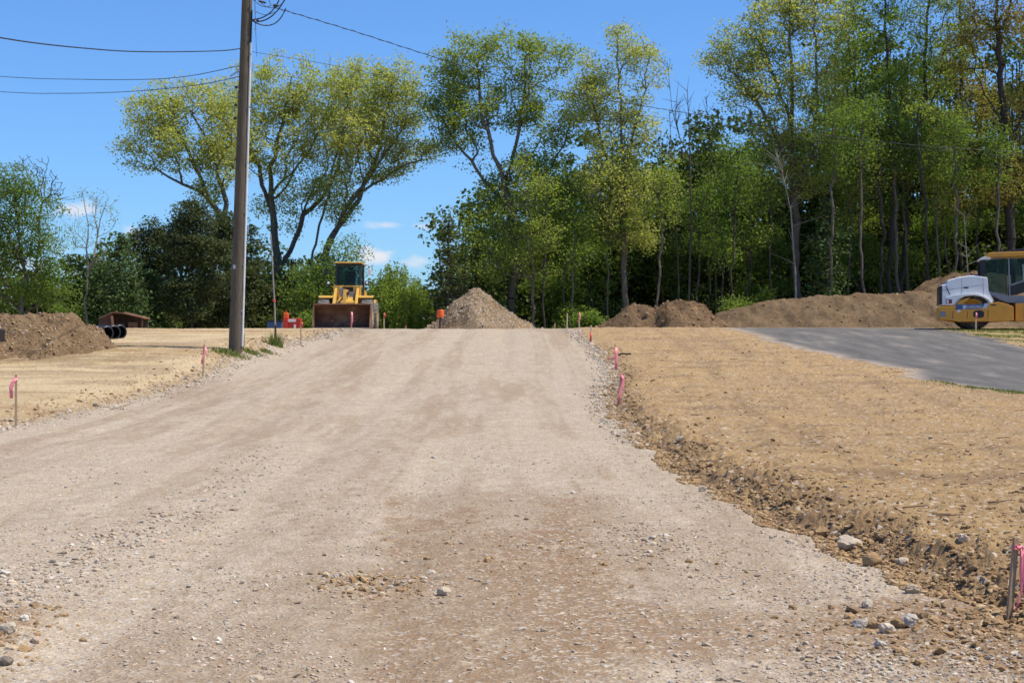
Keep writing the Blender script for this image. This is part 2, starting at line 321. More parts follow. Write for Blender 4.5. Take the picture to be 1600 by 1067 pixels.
def empty(name, loc=(0, 0, 0), rz=0):
    o = bpy.data.objects.new(name, None); COL.objects.link(o); o.location = loc; o.rotation_euler = (0, 0, rz); o.empty_display_size = .2
    return o
class MB:
    def __init__(s): s.v = []; s.f = []; s.sm = []
    def add(s, vs, fs, smooth=False):
        n = len(s.v); s.v += [tuple(v) for v in vs]; s.f += [tuple(i+n for i in f) for f in fs]; s.sm += [smooth]*len(fs)
    def box(s, a, b, mat=None):
        x0, y0, z0 = a; x1, y1, z1 = b
        vs = [Vector(p) for p in ((x0,y0,z0),(x1,y0,z0),(x1,y1,z0),(x0,y1,z0),(x0,y0,z1),(x1,y0,z1),(x1,y1,z1),(x0,y1,z1))]
        if mat: vs = [mat@v for v in vs]
        s.add(vs, [(3,2,1,0),(4,5,6,7),(0,1,5,4),(1,2,6,5),(2,3,7,6),(3,0,4,7)]); return s
    def bar(s, p, q, w, t):                                           # rectangular bar from p to q; w across x, t across the rest
        p = Vector(p); q = Vector(q); d = (q-p).normalized(); a = Vector((1,0,0))
        if abs(d.dot(a)) > .9: a = Vector((0,1,0))
        u = (a-d*a.dot(d)).normalized(); v = d.cross(u); vs = []
        for c in (p, q):
            for i, j in ((-1,-1),(1,-1),(1,1),(-1,1)): vs.append(c+u*i*w/2+v*j*t/2)
        s.add(vs, [(3,2,1,0),(4,5,6,7),(0,1,5,4),(1,2,6,5),(2,3,7,6),(3,0,4,7)]); return s
    def cyl(s, p, q, r0, r1=None, n=16, cap=True):
        r1 = r0 if r1 is None else r1; p = Vector(p); q = Vector(q); d = (q-p).normalized(); a = Vector((0,0,1))
        if abs(d.dot(a)) > .9: a = Vector((1,0,0))
        u = d.cross(a).normalized(); v = d.cross(u); vs = []
        for c, r in ((p, r0), (q, r1)):
            for i in range(n):
                t = 2*math.pi*i/n; vs.append(c+u*math.cos(t)*r+v*math.sin(t)*r)
        s.add(vs, [(i, (i+1)%n, n+(i+1)%n, n+i) for i in range(n)], True)
        if cap: s.add(vs[:n], [tuple(range(n))[::-1]]); s.add(vs[n:], [tuple(range(n))])
        return s
    def tube(s, pts, r, n=6, taper=None):
        P = [Vector(p) for p in pts]; rings = []
        for i, p in enumerate(P):
            d = (P[min(i+1, len(P)-1)]-P[max(i-1, 0)]).normalized(); a = Vector((0,0,1)) if abs(d.z) < .9 else Vector((1,0,0))
            u = d.cross(a).normalized(); v = d.cross(u); rr = r*(taper[i] if taper else 1)
            rings.append([p+u*math.cos(2*math.pi*k/n)*rr+v*math.sin(2*math.pi*k/n)*rr for k in range(n)])
        vs = [v for g in rings for v in g]
        fs = [(i*n+k, i*n+(k+1)%n, (i+1)*n+(k+1)%n, (i+1)*n+k) for i in range(len(P)-1) for k in range(n)]
        s.add(vs, fs, True); return s
    def prism(s, prof, y0, y1):                                       # outline in x,z pushed from y0 to y1
        n = len(prof); vs = [(x, y0, z) for x, z in prof]+[(x, y1, z) for x, z in prof]
        s.add(vs, [tuple(range(n)), tuple(range(n, 2*n))[::-1]]+[(i, n+i, n+(i+1)%n, (i+1)%n) for i in range(n)]); return s
    def prismx(s, prof, x0, x1):                                      # outline in y,z pushed from x0 to x1
        n = len(prof); vs = [(x0, y, z) for y, z in prof]+[(x1, y, z) for y, z in prof]
        s.add(vs, [tuple(range(n))[::-1], tuple(range(n, 2*n))]+[(i, (i+1)%n, n+(i+1)%n, n+i) for i in range(n)]); return s
    def lathe(s, prof, n=28, axis='x', c=(0,0,0)):                    # prof: (along, radius)
        vs = []
        for a, r in prof:
            for k in range(n):
                t = 2*math.pi*k/n; q = (a, r*math.cos(t), r*math.sin(t)) if axis == 'x' else ((r*math.cos(t), a, r*math.sin(t)) if axis == 'y' else (r*math.cos(t), r*math.sin(t), a))
                vs.append((q[0]+c[0], q[1]+c[1], q[2]+c[2]))
        m = len(prof); s.add(vs, [(i*n+k, i*n+(k+1)%n, (i+1)*n+(k+1)%n, (i+1)*n+k) for i in range(m-1) for k in range(n)], True); return s
    def build(s, name, mat, parent=None, bev=0):
        me = bpy.data.meshes.new(name); me.from_pydata(s.v, [], s.f); me.materials.append(mat)
        me.polygons.foreach_set('use_smooth', s.sm)
        import bmesh
        bm = bmesh.new(); bm.from_mesh(me); bmesh.ops.recalc_face_normals(bm, faces=bm.faces); bm.to_mesh(me); bm.free()
        o = link(name, me, parent)
        if bev:
            b = o.modifiers.new('bevel', 'BEVEL'); b.width = bev; b.segments = 2; b.limit_method = 'ANGLE'; b.angle_limit = R(40)
        return o
def copy_tree(o, parent=None):
    c = o.copy(); COL.objects.link(c); c.parent = parent
    for ch in list(o.children): copy_tree(ch, c)
    return c
# ------------------------------------------------------------------ ground sheet, cut into its surfaces
def build_ground():
    rows = list(np.linspace(-60, 3, 22)); y = 3.6
    while y < 3000:
        rows.append(y)
        if y < 6: y += .12
        elif y < 92: y += min(.26, max(.02, .72*y*y/(1707*1.65)))
        else: y += min(1.0+(y-92)*.09, 200)
    rows.append(3200.0); rows = np.array(rows)
    t = np.concatenate([-.36-np.geomspace(.012, 9, 46)[::-1], np.linspace(-.36, .36, 1000), .36+np.geomspace(.012, 9, 46)])
    w = np.maximum(rows, 6.0)
    X = t[None, :]*w[:, None]; Y = np.repeat(rows[:, None], len(t), 1); Z = height(X, Y, True)
    nr, nc = X.shape; V = np.stack([X, Y, Z], -1).reshape(-1, 3)
    l = xL(Y); r = xR(Y); a = xA(Y); g = xG(Y)
    jit = (fbm(X*5, Y*5, 3, 91)-.5)
    road = (X > l+.35*jit) & (X < r+.05+.25*jit) & (Y < 78+2*jit)
    asp = (X > a+1.3*jit) & (X < g+1.2*jit) & (Y < 72.5)
    z0 = np.zeros_like(X)
    # zone colours: red = loam on the road / dark clods on the field / stony fringe of asphalt, green = pale sand, blue = thin weeds
    mp = bump_at(X, Y, -.15, 12.6, 1.0, 3.6)*1.5+.8*bump_at(X, Y, .6, 10.0, 1.2, 1.4)+.7*bump_at(X, Y, 1.2, 15.5, .5, 1.4)+1.1*bump_at(X, Y, 2.5, 9.5, .8, 1.1)+bump_at(X, Y, -3.2, 9.8, .45, .9)
    red_r = np.clip(mp*sstep(.18, .60, fbm(X*1.6, Y*.7, 4, 93)+.15*jit)*1.1, 0, .85)
    pl = np.interp(Y, [6, 8.5, 10.6, 12.5, 15, 18.5, 20], [-.7, -.75, -.95, -.95, -1.15, -1.40, -.9]); pr = np.interp(Y, [6, 8.5, 12.5, 18.5, 20], [.7, .75, 1.0, 1.0, .3])
    patch = sstep(-.08, .12, X-pl+.25*jit)*sstep(.35, -.45, X-pr+.5*jit)*sstep(19.5, 17.8, Y+1.2*jit)
    red_r = np.maximum(red_r, patch*np.clip(.5+.9*sstep(.33, .58, fbm(X*2.2, Y*1.0, 4, 98)), 0, 1)*.9)
    red_r = np.maximum(red_r, .95*sstep(.30, .55, bump_at(X, Y, 2.85, 9.9, 1.25, 1.5)+.3*jit))
    red_r = np.maximum(red_r, .75*sstep(.3, .6, bump_at(X, Y, -3.15, 9.6, .42, 1.3)+.3*jit))
    red_r = np.maximum(red_r, np.clip(.6*sstep(.60, .72, fbm(X*1.2, Y*.10, 4, 94)), 0, .40))
    trk = .0
    for cx_, am in ((-6.6, .5), (-5.0, .6), (-3.9, .35), (-1.9, .6), (-.4, .3), (.75, .55), (1.7, .4)):
        cc = cx_+np.interp(Y, [0, 20, 40, 75], [.5, .2, 0, .25])+.12*np.sin(Y*.13+cx_); trk = np.maximum(trk, am*np.maximum(np.exp(-((np.abs(X-cc)-.2)/.06)**2)*(.6+.4*(np.sin(Y*2*np.pi/.5) > 0)), .55*np.exp(-((X-cc)/.25)**2))*(.35+.9*sstep(.35, .6, fbm(X*.6+cx_, Y*.12, 3, 99))))
    trk = np.maximum(trk, .5*sstep(.52, .68, fbm(X*1.6, Y*.10, 3, 100)))
    red_d = np.clip(np.exp(-((X-r-.45)/.45)**2)*sstep(66, 30, Y)*sstep(.3, .6, fbm(X*4, Y*3, 4, 95))*.9+.45*np.exp(-((X-l+.2)/.3)**2), 0, 1)
    red_d = np.maximum(red_d, .55*sstep(-13.5, -15.5, X)*sstep(30, 40, Y)*sstep(.35, .6, fbm(X*.8, Y*.6, 3, 97)))
    red_d = np.maximum(red_d, .55*sstep(.56, .70, fbm(X*.45+Y*.05, Y*1.5, 4, 140))*sstep(r+.8, r+1.6, X)*(1-sstep(a-.8, a, X)))
    red_d = np.maximum(red_d, .6*sstep(-8.8, -10.5, X)*sstep(40, 46, Y)*sstep(62, 54, Y)*sstep(.42, .6, fbm(X*.35, Y*1.1, 4, 141)))
    red_d = np.maximum(red_d, .4*sstep(.58, .68, fbm(X*.4, Y*1.4, 4, 142))*(X < l-.8))
    for k_, (x0_, sl_) in enumerate(((4.2, .035), (5.9, .035), (7.4, .06), (9.1, .06))):
        tc_ = x0_+sl_*(Y-15)+.25*np.sin(Y*.15+k_); tw = np.exp(-((X-tc_)/.22)**2)*(X > r+.8)*sstep(.30, .55, fbm(X*.5, Y*.2, 2, 150+k_)); red_d = np.maximum(red_d, tw*(.25+.45*(np.sin(Y*2*np.pi/.42+8*np.abs(X-tc_)) > .2)))
    red_a = np.clip(np.exp(-((X-a)/.45)**2), 0, 1)
    grn = sstep(0, -4, X)*(.35+.65*sstep(.35, .6, fbm(X*.35, Y*.35, 3, 96)))
    blu = sstep(-9, -12, X)*.35*bump_at(X, Y, -12.5, 50, 3, 3)+.9*sstep(g-.3, g+.6, X)*sstep(40, 55, Y)*sstep(80, 72, Y)+sstep(a-.8, a-.1, X)*sstep(45, 40, Y)*.6+sstep(76, 84, Y)
    trk = trk*(.5+1.0*sstep(.35, .65, fbm(X*6, Y*1.2, 3, 131)))*.75
    red = np.where(road, red_r, np.where(asp, red_a, red_d))
    grn = np.where(road, np.clip(trk, 0, .8), grn)
    C = np.stack([red, grn, np.clip(blu, 0, 1), z0+1], -1).reshape(-1, 4)
    idx = np.arange(nr*nc).reshape(nr, nc)
    F = np.stack([idx[:-1, :-1], idx[:-1, 1:], idx[1:, 1:], idx[1:, :-1]], -1).reshape(-1, 4)
    rf = road[:-1, :-1].ravel(); af = asp[:-1, :-1].ravel()
    for nm, msk, mt in (('ground', ~rf & ~af, 'dirt'), ('gravel_road', rf, 'gravel'), ('asphalt_road', af & ~rf, 'asphalt')):
        f = F[msk]; u, inv = np.unique(f, return_inverse=True)
        me = mesh_np(nm, V[u], inv.reshape(-1, 4), M[mt], True)
        at_ = me.attributes.new('zone', 'FLOAT_COLOR', 'POINT'); at_.data.foreach_set('color', C[u].astype(np.float32).ravel())
        tag(link(nm, me), kind='structure')
build_ground()
# ------------------------------------------------------------------ loose stones and clods
def ico(sub=0):
    import bmesh
    bm = bmesh.new(); bmesh.ops.create_icosphere(bm, subdivisions=sub+1, radius=1); V = np.array([v.co[:] for v in bm.verts]); F = np.array([[v.index for v in f.verts] for f in bm.faces]); bm.free()
    return V, F
IV0, IF0 = ico(0); IV1, IF1 = ico(1); IV2, IF2 = ico(2)
def stones(P, S, flat=.6, IV=IV0, IF=IF0, rough=.28):
    n = len(P); k = len(IV)
    sc = S[:, None]*np.stack([rng.uniform(.8, 1.5, n), rng.uniform(.7, 1.1, n), rng.uniform(.35, .8, n)*flat/.6], -1)
    D = IV[None]*(1+rng.uniform(-rough, rough, (n, k, 1)))
    D = D*sc[:, None, :]
    a = rng.uniform(0, 6.28, n); c, s = np.cos(a)[:, None], np.sin(a)[:, None]
    x = D[..., 0]*c-D[..., 1]*s; y = D[..., 0]*s+D[..., 1]*c
    b = rng.normal(0, .35, n); c, s = np.cos(b)[:, None], np.sin(b)[:, None]
    z = D[..., 2]*c-x*s; x = x*c+D[..., 2]*s
    V = np.stack([x, y, z], -1)+P[:, None, :]
    F = (IF[None]+(np.arange(n)*k)[:, None, None]).reshape(-1, 3)
    return V.reshape(-1, 3), F
def scatter(name, X, Y, S, mat, tone, sink=.25, **kw):
    Z = height(X, Y, True)+S*.5*(.6-sink)
    V, F = stones(np.stack([X, Y, Z], -1), S, **kw); k = len(V)//len(X)
    return link(name, mesh_np(name, V, F, M[mat], False, np.repeat(tone, k)))
# fine gravel over the road
n = 60000; Y = 1/rng.uniform(1/26, 1/6.5, n); X = rng.uniform(-.40, .40, n)*Y
pat = fbm(X*1.1, Y*.5, 4, 101)
str_ = np.exp(-((X-np.interp(Y, [8, 14, 18, 24, 30], [-3.6, -3.4, -3.1, -3.6, -3.9]))/.35)**2)+.3*np.exp(-((X-xR(Y)+.25)/.22)**2)+bump_at(X, Y, 1.1, 14.5, .5, 1.2)+bump_at(X, Y, -.7, 12.0, .7, .8)+.5*bump_at(X, Y, 1.9, 9.0, .5, .6)-1.5*bump_at(X, Y, 2.9, 10.2, .8, .7)
inp = (X > np.interp(Y, [6, 12.5, 18.5], [-.75, -.95, -1.4])) & (X < np.interp(Y, [6, 12.5, 18.5], [.7, 1.0, 1.0])) & (Y < 18.5)
keep = (~inp | (rng.uniform(0, 1, n) < .45)) & (X > xL(Y)) & (X < xR(Y)+.1) & (rng.uniform(0, 1, n) < .12+1.1*sstep(.42, .68, pat)*.55+.8*str_)
X, Y, str_ = X[keep], Y[keep], str_[keep]
S = rng.lognormal(math.log(.0085), .42, len(X))*(1+.7*np.clip(str_, 0, 1)); S = np.minimum(S, .045)
tag(scatter('gravel_stones', X, Y, S, 'stone_mix', rng.uniform(0, 1, len(X))**1.0, flat=.5), 'loose crushed stones strewn over the gravel road', 'gravel', kind='stuff')
# stony fringe along both edges further out
n = 9000; Y = rng.uniform(7, 71, n); left = (rng.uniform(0, 1, n) < .45) | (Y < 26)
X = np.where(left, xL(Y)+rng.normal(.05, .28, n), xR(Y)+rng.normal(.05, .16, n)); S = rng.lognormal(math.log(.014), .5, n)*np.interp(Y, [8, 30, 70], [.8, 1.2, 2.0]); S = np.minimum(S, .07)
tag(scatter('edge_stones', X, Y, S, 'stone_mix', rng.uniform(.1, 1, n), flat=.65), 'rubble of small stones along the edges of the gravel road', 'gravel', kind='stuff')
# clods on the cut bank and the field
n = 26000; Y = 1/rng.uniform(1/60, 1/7.5, n); X = xR(Y)+np.abs(rng.normal(.10, .40, n)); kk = fbm(X*2.2, Y*1.2, 3, 130)+.25*rng.uniform(-1, 1, n) > .40; X, Y = X[kk], Y[kk]; n = len(X); S = rng.lognormal(math.log(.0085), .75, n); S = np.minimum(S, .032)*np.interp(Y, [8, 30, 60], [1, 1.4, 1.8])
n2 = 9500; Y2 = 1/rng.uniform(1/66, 1/8, n2); X2 = rng.uniform(xR(Y2)+.4, np.minimum(xA(Y2)-.2, Y2*.42)); S2 = np.minimum(rng.lognormal(math.log(.0070), .62, n2)*np.interp(Y2, [8, 30, 66], [1, 1.4, 2.0]), .045)
n3 = 3000; Y3 = rng.uniform(20, 72, n3); X3 = xL(Y3)-np.abs(rng.normal(.1, .8, n3)); S3 = np.minimum(rng.lognormal(math.log(.012), .6, n3), .07)
P4 = [(-.95, 11.8, .22, .28, 260, .011), (2.85, 9.8, .55, .6, 1500, .010), (3.2, 8.7, .5, .5, 700, .013), (-3.2, 9.5, .30, .7, 800, .010), (1.0, 13.4, .5, .9, 200, .008), (-.2, 14.5, .7, 1.6, 500, .007)]
X4 = np.concatenate([rng.normal(a, c, m) for a, b, c, d, m, e in P4]); Y4 = np.concatenate([rng.normal(b, d, m) for a, b, c, d, m, e in P4]); S4 = np.concatenate([np.minimum(rng.lognormal(math.log(e), .6, m), .05) for a, b, c, d, m, e in P4])
X = np.concatenate([X, X2, X3, X4]); Y = np.concatenate([Y, Y2, Y3, Y4]); S = np.concatenate([S, S2, S3, S4])
tag(scatter('soil_clods', X, Y, S, 'clod_mix', np.clip(rng.normal(.5, .25, len(X)), 0, 1), flat=.6), 'crumbly clods of tan soil on the graded field and its cut bank', 'soil', kind='stuff')
def rock(px, py, w, tone, label, flat=.75, seed=0):
    x, y, z = at(px, py); S = w*y/FP/2
    V = IV2.copy(); r_ = np.random.default_rng(int(px*7+py))
    for k in range(9):
        nrm = r_.normal(size=3); nrm /= np.linalg.norm(nrm); dd = r_.uniform(.62, .85); q = V@nrm; V = V-np.where(q > dd, q-dd, 0)[:, None]*nrm[None]
    V = V*(1+.05*r_.normal(size=(len(V), 1)))*np.array([1.0, .8, flat])*S*1.12
    me = mesh_np('rock', V, IF2, M['stone_mix' if tone >= 0 else 'clod_mix'], False, np.full(len(V), abs(tone)))
    o = link('rock', me); o.location = (x, y+S*.4, z+S*flat*.55); o.rotation_euler = (0, 0, r_.uniform(-.5, .5)); tag(o, label, 'rock', 'larger rocks lying at the road edge')
rock(1327, 862, 38, .48, 'largest pale rounded rock on the bank edge of the gravel road')
rock(1284, 840, 30, -.6, 'brown soil covered rock left of the largest pale rock')
rock(1366, 884, 34, -.55, 'low tan clod covered rock just right of the largest pale rock')
rock(1410, 886, 22, .46, 'small pale rock half buried in the bank above the clods')
rock(1427, 927, 24, .22, 'square edged tan rock where the clod bank meets the reddish patch')
rock(1345, 982, 24, .58, 'round grey rock, leftmost of the row in the reddish dirt patch')
rock(1366, 983, 20, -.4, 'brown rock second in the row in the reddish dirt patch')
rock(1386, 988, 26, .74, 'flat pale slab third in the row in the reddish dirt patch')
rock(1405, 980, 24, -.5, 'brown rounded rock beside the grey slab in the reddish dirt patch')
rock(1422, 978, 30, .6, 'slanting grey slab at the right end of the rock row')
rock(1377, 1012, 20, .6, 'angular grey stone below the row of rocks')
rock(1506, 848, 20, .75, 'pale stone lying alone on the tan field near the foreground stake')
rock(1357, 950, 20, .5, 'tan stone above the row of rocks on the gravel edge')
rock(12, 990, 30, .5, 'large tan grey rock in the rubble at the left foreground')
rock(38, 973, 14, 1.0, 'small white stone in the rubble at the left foreground')
rock(8, 1042, 24, .0, 'black stone at the bottom left corner')
rock(55, 1008, 16, .9, 'pale flat stone below the white stone in the left rubble')
rock(694, 930, 22, .46, 'angular tan stone in the middle of the gravel road')
rock(1098, 768, 14, .5, 'pale stone at the foot of the cut bank half way up')
rock(1062, 690, 13, .48, 'rounded pale stone on the bank halfway to the pink ribbons')
# ------------------------------------------------------------------ heaps
PV = {}
def pile(name, pts, D, mat, label, cat, slope=.62, amp=.12, seed=1, res=.09, ridge=.35, front=1.0, rub=(600, .02, .1, 'clod_mix', (.3, .2))):
    xs = np.array([(p[0]-800)*D/FP for p in pts]); hs = np.array([EYE+(HOR-p[1])*D/FP for p in pts])
    x0, x1 = xs[0]-.3, xs[-1]+.3; H0 = hs.max()-float(base(D))+.25; wd = H0/slope+1.4
    X, Y = np.meshgrid(np.arange(x0, x1, res), np.arange(D-wd*front, D+wd, res))
    G = height(X, Y, False); top = np.interp(X, xs, hs)
    H = top-height(X, X*0+D, False)
    off = (fbm(X*.4, Y*0+seed, 2, seed)-.5)*1.0
    dy = np.sqrt((Y-D-off)**2+ridge**2)-ridge
    h = H-slope*dy/(np.where(Y < D, front, 1))
    h = h-amp*1.6*sstep(.3, .9, H)*np.maximum(0, np.sin(X*1.9+Y*.9+seed+2.5*fbm(X*.6, Y*.6, 2, seed+20)))**2*sstep(.0, .8, np.abs(Y-D))
    h = h+amp*3.4*(fbm(X*1.1, Y*1.1, 3, seed+3)-.5)*sstep(-.1, .6, h)+amp*2.6*(fbm(X*3.3, Y*3.3, 4, seed+5, .65)-.5)+amp*.8*(vnoise(X*2.2, Y*.5, seed+9)-.5)*sstep(.2, .8, h)
    Z = G+np.maximum(h, -.12)
    idx = np.arange(X.size).reshape(X.shape); F = np.stack([idx[:-1, :-1], idx[:-1, 1:], idx[1:, 1:], idx[1:, :-1]], -1).reshape(-1, 4)
    hk = h.ravel(); F = F[(hk[F] > -.10).any(1)]
    u, inv = np.unique(F, return_inverse=True); V = np.stack([X, Y, Z], -1).reshape(-1, 3)[u]
    c = V.mean(0); c[2] = V[:, 2].min()
    me = mesh_np(name, V-c, inv.reshape(-1, 4), M[mat], True); o = link(name, me); o.location = c
    hh = V[:, 2]-height(V[:, 0], V[:, 1], False); ok = np.where((hh > .02) & (V[:, 1] < D+.8))[0]; m = rub[0]; pk = rng.choice(ok, m); S = np.minimum(rng.lognormal(math.log(rub[1]), .6, m), rub[2])
    VV, FF = stones(V[pk]-c+np.stack([rng.normal(0, .04, m), rng.normal(0, .04, m), S*.15], -1), S, .9)
    ch = link('loose_clods', mesh_np('loose_clods', VV, FF, M[rub[3]], False, np.repeat(np.clip(rng.normal(*rub[4], m), 0, 1), len(VV)//m)), o); tag(ch, kind='stuff'); PV[name] = V
    return tag(o, label, cat)
pile('gravel_pile', [(655, 518), (672, 508), (690, 490), (704, 475), (716, 465), (736, 453), (748, 452), (765, 462), (777, 475), (800, 488), (815, 500), (838, 514)], 81, 'pile_gravel', 'conical heap of grey brown gravel on the crest of the road', 'gravel pile', .7, .10, 3, .07, .6, rub=(3500, .015, .06, 'stone_mix', (.35, .2)))
pile('soil_mound', [(925, 517), (945, 505), (965, 490), (985, 476), (1003, 479), (1020, 482), (1040, 470), (1060, 467), (1082, 471), (1098, 480), (1115, 492), (1135, 503), (1150, 517)], 80, 'pile_soil', 'rough brown soil mound with two humps right of the road crest', 'soil mound', .62, .16, 5, .08, rub=(900, .022, .12, 'clod_mix', (.3, .2)))
pile('soil_berm', [(1095, 517), (1120, 490), (1160, 480), (1210, 471), (1300, 462), (1380, 459), (1460, 457), (1560, 462), (1700, 470), (1900, 490), (1960, 517)], 85, 'pile_berm', 'long smooth brown soil berm below the trees behind the roller', 'berm', .48, .10, 8, .10, .8, rub=(1300, .020, .10, 'clod_mix', (.3, .2)))
pile('soil_heap', [(1395, 517), (1420, 462), (1445, 443), (1475, 429), (1500, 424), (1530, 426), (1570, 428), (1650, 440), (1720, 470), (1750, 510)], 91, 'pile_soil', 'higher brown soil heap rising behind the white roller bonnet', 'soil heap', .6, .12, 12, .10)
pile('mulch_mound', [(-420, 560), (-300, 500), (-150, 488), (0, 489), (60, 488), (85, 492), (104, 491), (120, 500), (138, 512), (158, 526), (172, 545)], 51.5, 'pile_mulch', 'brown mound of bark and soil at the left edge beside black pipes', 'mulch mound', .42, .15, 15, .06, .5, 1.15, rub=(3500, .016, .07, 'clod_mix', (.6, .3)))
def twigs():
    b = MB(); r_ = random.Random(3)
    Vm = PV['mulch_mound']; Vm = Vm[(Vm[:, 0] > -19.5) & (Vm[:, 1] < 51.8) & (Vm[:, 2]-height(Vm[:, 0], Vm[:, 1], False) > .05)]
    for i in range(420):
        c = Vector(Vm[r_.randrange(len(Vm))])+Vector((0, 0, .015)); a = r_.uniform(0, 3.14); l = r_.uniform(.06, .32); v = Vector((math.cos(a), math.sin(a)*.7, r_.uniform(-.1, .15)))*l
        b.cyl(c-v/2, c+v/2, .012, .006, 4, False)
    return b
tag(twigs().build('bark_litter', M['stake_wood']), 'scattered bark shreds and twigs on the brown mulch mound', 'bark litter', kind='stuff')
# ------------------------------------------------------------------ trees
def tubes_np(P0, P1, R0, R1, k=5):
    d = P1-P0; ln = np.linalg.norm(d, axis=1, keepdims=True); d = d/np.maximum(ln, 1e-6)
    a = np.where(np.abs(d[:, 2:3]) < .9, np.array([[0, 0, 1.]]), np.array([[1., 0, 0]])); u = np.cross(d, a); u /= np.linalg.norm(u, axis=1, keepdims=True); v = np.cross(d, u)
    t = np.arange(k)*2*np.pi/k; c = np.cos(t)[None, :, None]; s = np.sin(t)[None, :, None]
    ring = u[:, None]*c+v[:, None]*s
    A = P0[:, None]+ring*R0[:, None, None]; B = P1[:, None]+ring*R1[:, None, None]
    V = np.concatenate([A, B], 1).reshape(-1, 3); n = len(P0); i = np.arange(k); j = (i+1) % k
    F = np.stack([i, j, j+k, i+k], -1)[None]+(np.arange(n)*2*k)[:, None, None]
    return V, F.reshape(-1, 4)
def leaves_np(C, size, asp=.6, up=.3, rg=rng):
    n = len(C); nrm = rg.normal(size=(n, 3)); nrm[:, 2] = np.abs(nrm[:, 2])+up; nrm /= np.linalg.norm(nrm, axis=1, keepdims=True)
    a = rg.normal(size=(n, 3)); u = np.cross(nrm, a); u /= np.linalg.norm(u, axis=1, keepdims=True); v = np.cross(nrm, u)
    s = (size*rg.uniform(.6, 1.35, n))[:, None]; w = s*asp
    V = np.stack([C-u*s*.5, C-v*w*.5+nrm*s*.08, C+u*s*.5, C+v*w*.5+nrm*s*.08], 1).reshape(-1, 3)
    return V, np.arange(4*n).reshape(-1, 4)
def skeleton(pts, guides, bf=.35):
    # greedy spanning tree from the guide limbs to every crown point; longer paths cost more
    P = []; par = []; pl = []
    for g in guides:
        g = np.array(g, float); seg = []
        for a, b in zip(g[:-1], g[1:]):
            m = max(1, int(np.linalg.norm(b-a)/1.0)); seg += [a+(b-a)*i/m for i in range(m)]
        seg.append(g[-1]); m_ = len(seg)
        if m_ > 4:
            wob = np.cumsum(rng.normal(0, .09, (m_, 3)), 0); wob -= wob[-1]*np.linspace(0, 1, m_)[:, None]; wob[0] = 0
            seg = [q+w_ for q, w_ in zip(seg, wob)]
        start = None
        if P:
            dd = np.linalg.norm(np.array(P)-seg[0], axis=1); start = int(dd.argmin()); seg = seg[1:] if dd[start] < .3 else seg
        for q in seg:
            par.append(-1 if start is None else start); pl.append(0 if start is None else pl[start]+np.linalg.norm(q-P[start])); P.append(q); start = len(P)-1
    T = np.array(P); g0 = len(T); n = len(pts)
    D = np.linalg.norm(pts[:, None]-T[None], axis=2)+bf*np.array(pl)[None]; best = D.min(1); bi = D.argmin(1); done = np.zeros(n, bool)
    P = list(T); 
    for _ in range(n):
        k = int(np.where(done, 1e9, best).argmin()); done[k] = True; j = bi[k]
        par.append(int(j)); pl.append(pl[j]+np.linalg.norm(pts[k]-P[j])); P.append(pts[k]); me = len(P)-1
        c = np.linalg.norm(pts-pts[k], axis=1)+bf*pl[me]; m = c < best; best[m] = c[m]; bi[m] = me
    return np.array(P), np.array(par), g0
CLK, CLS = 1.7, .78
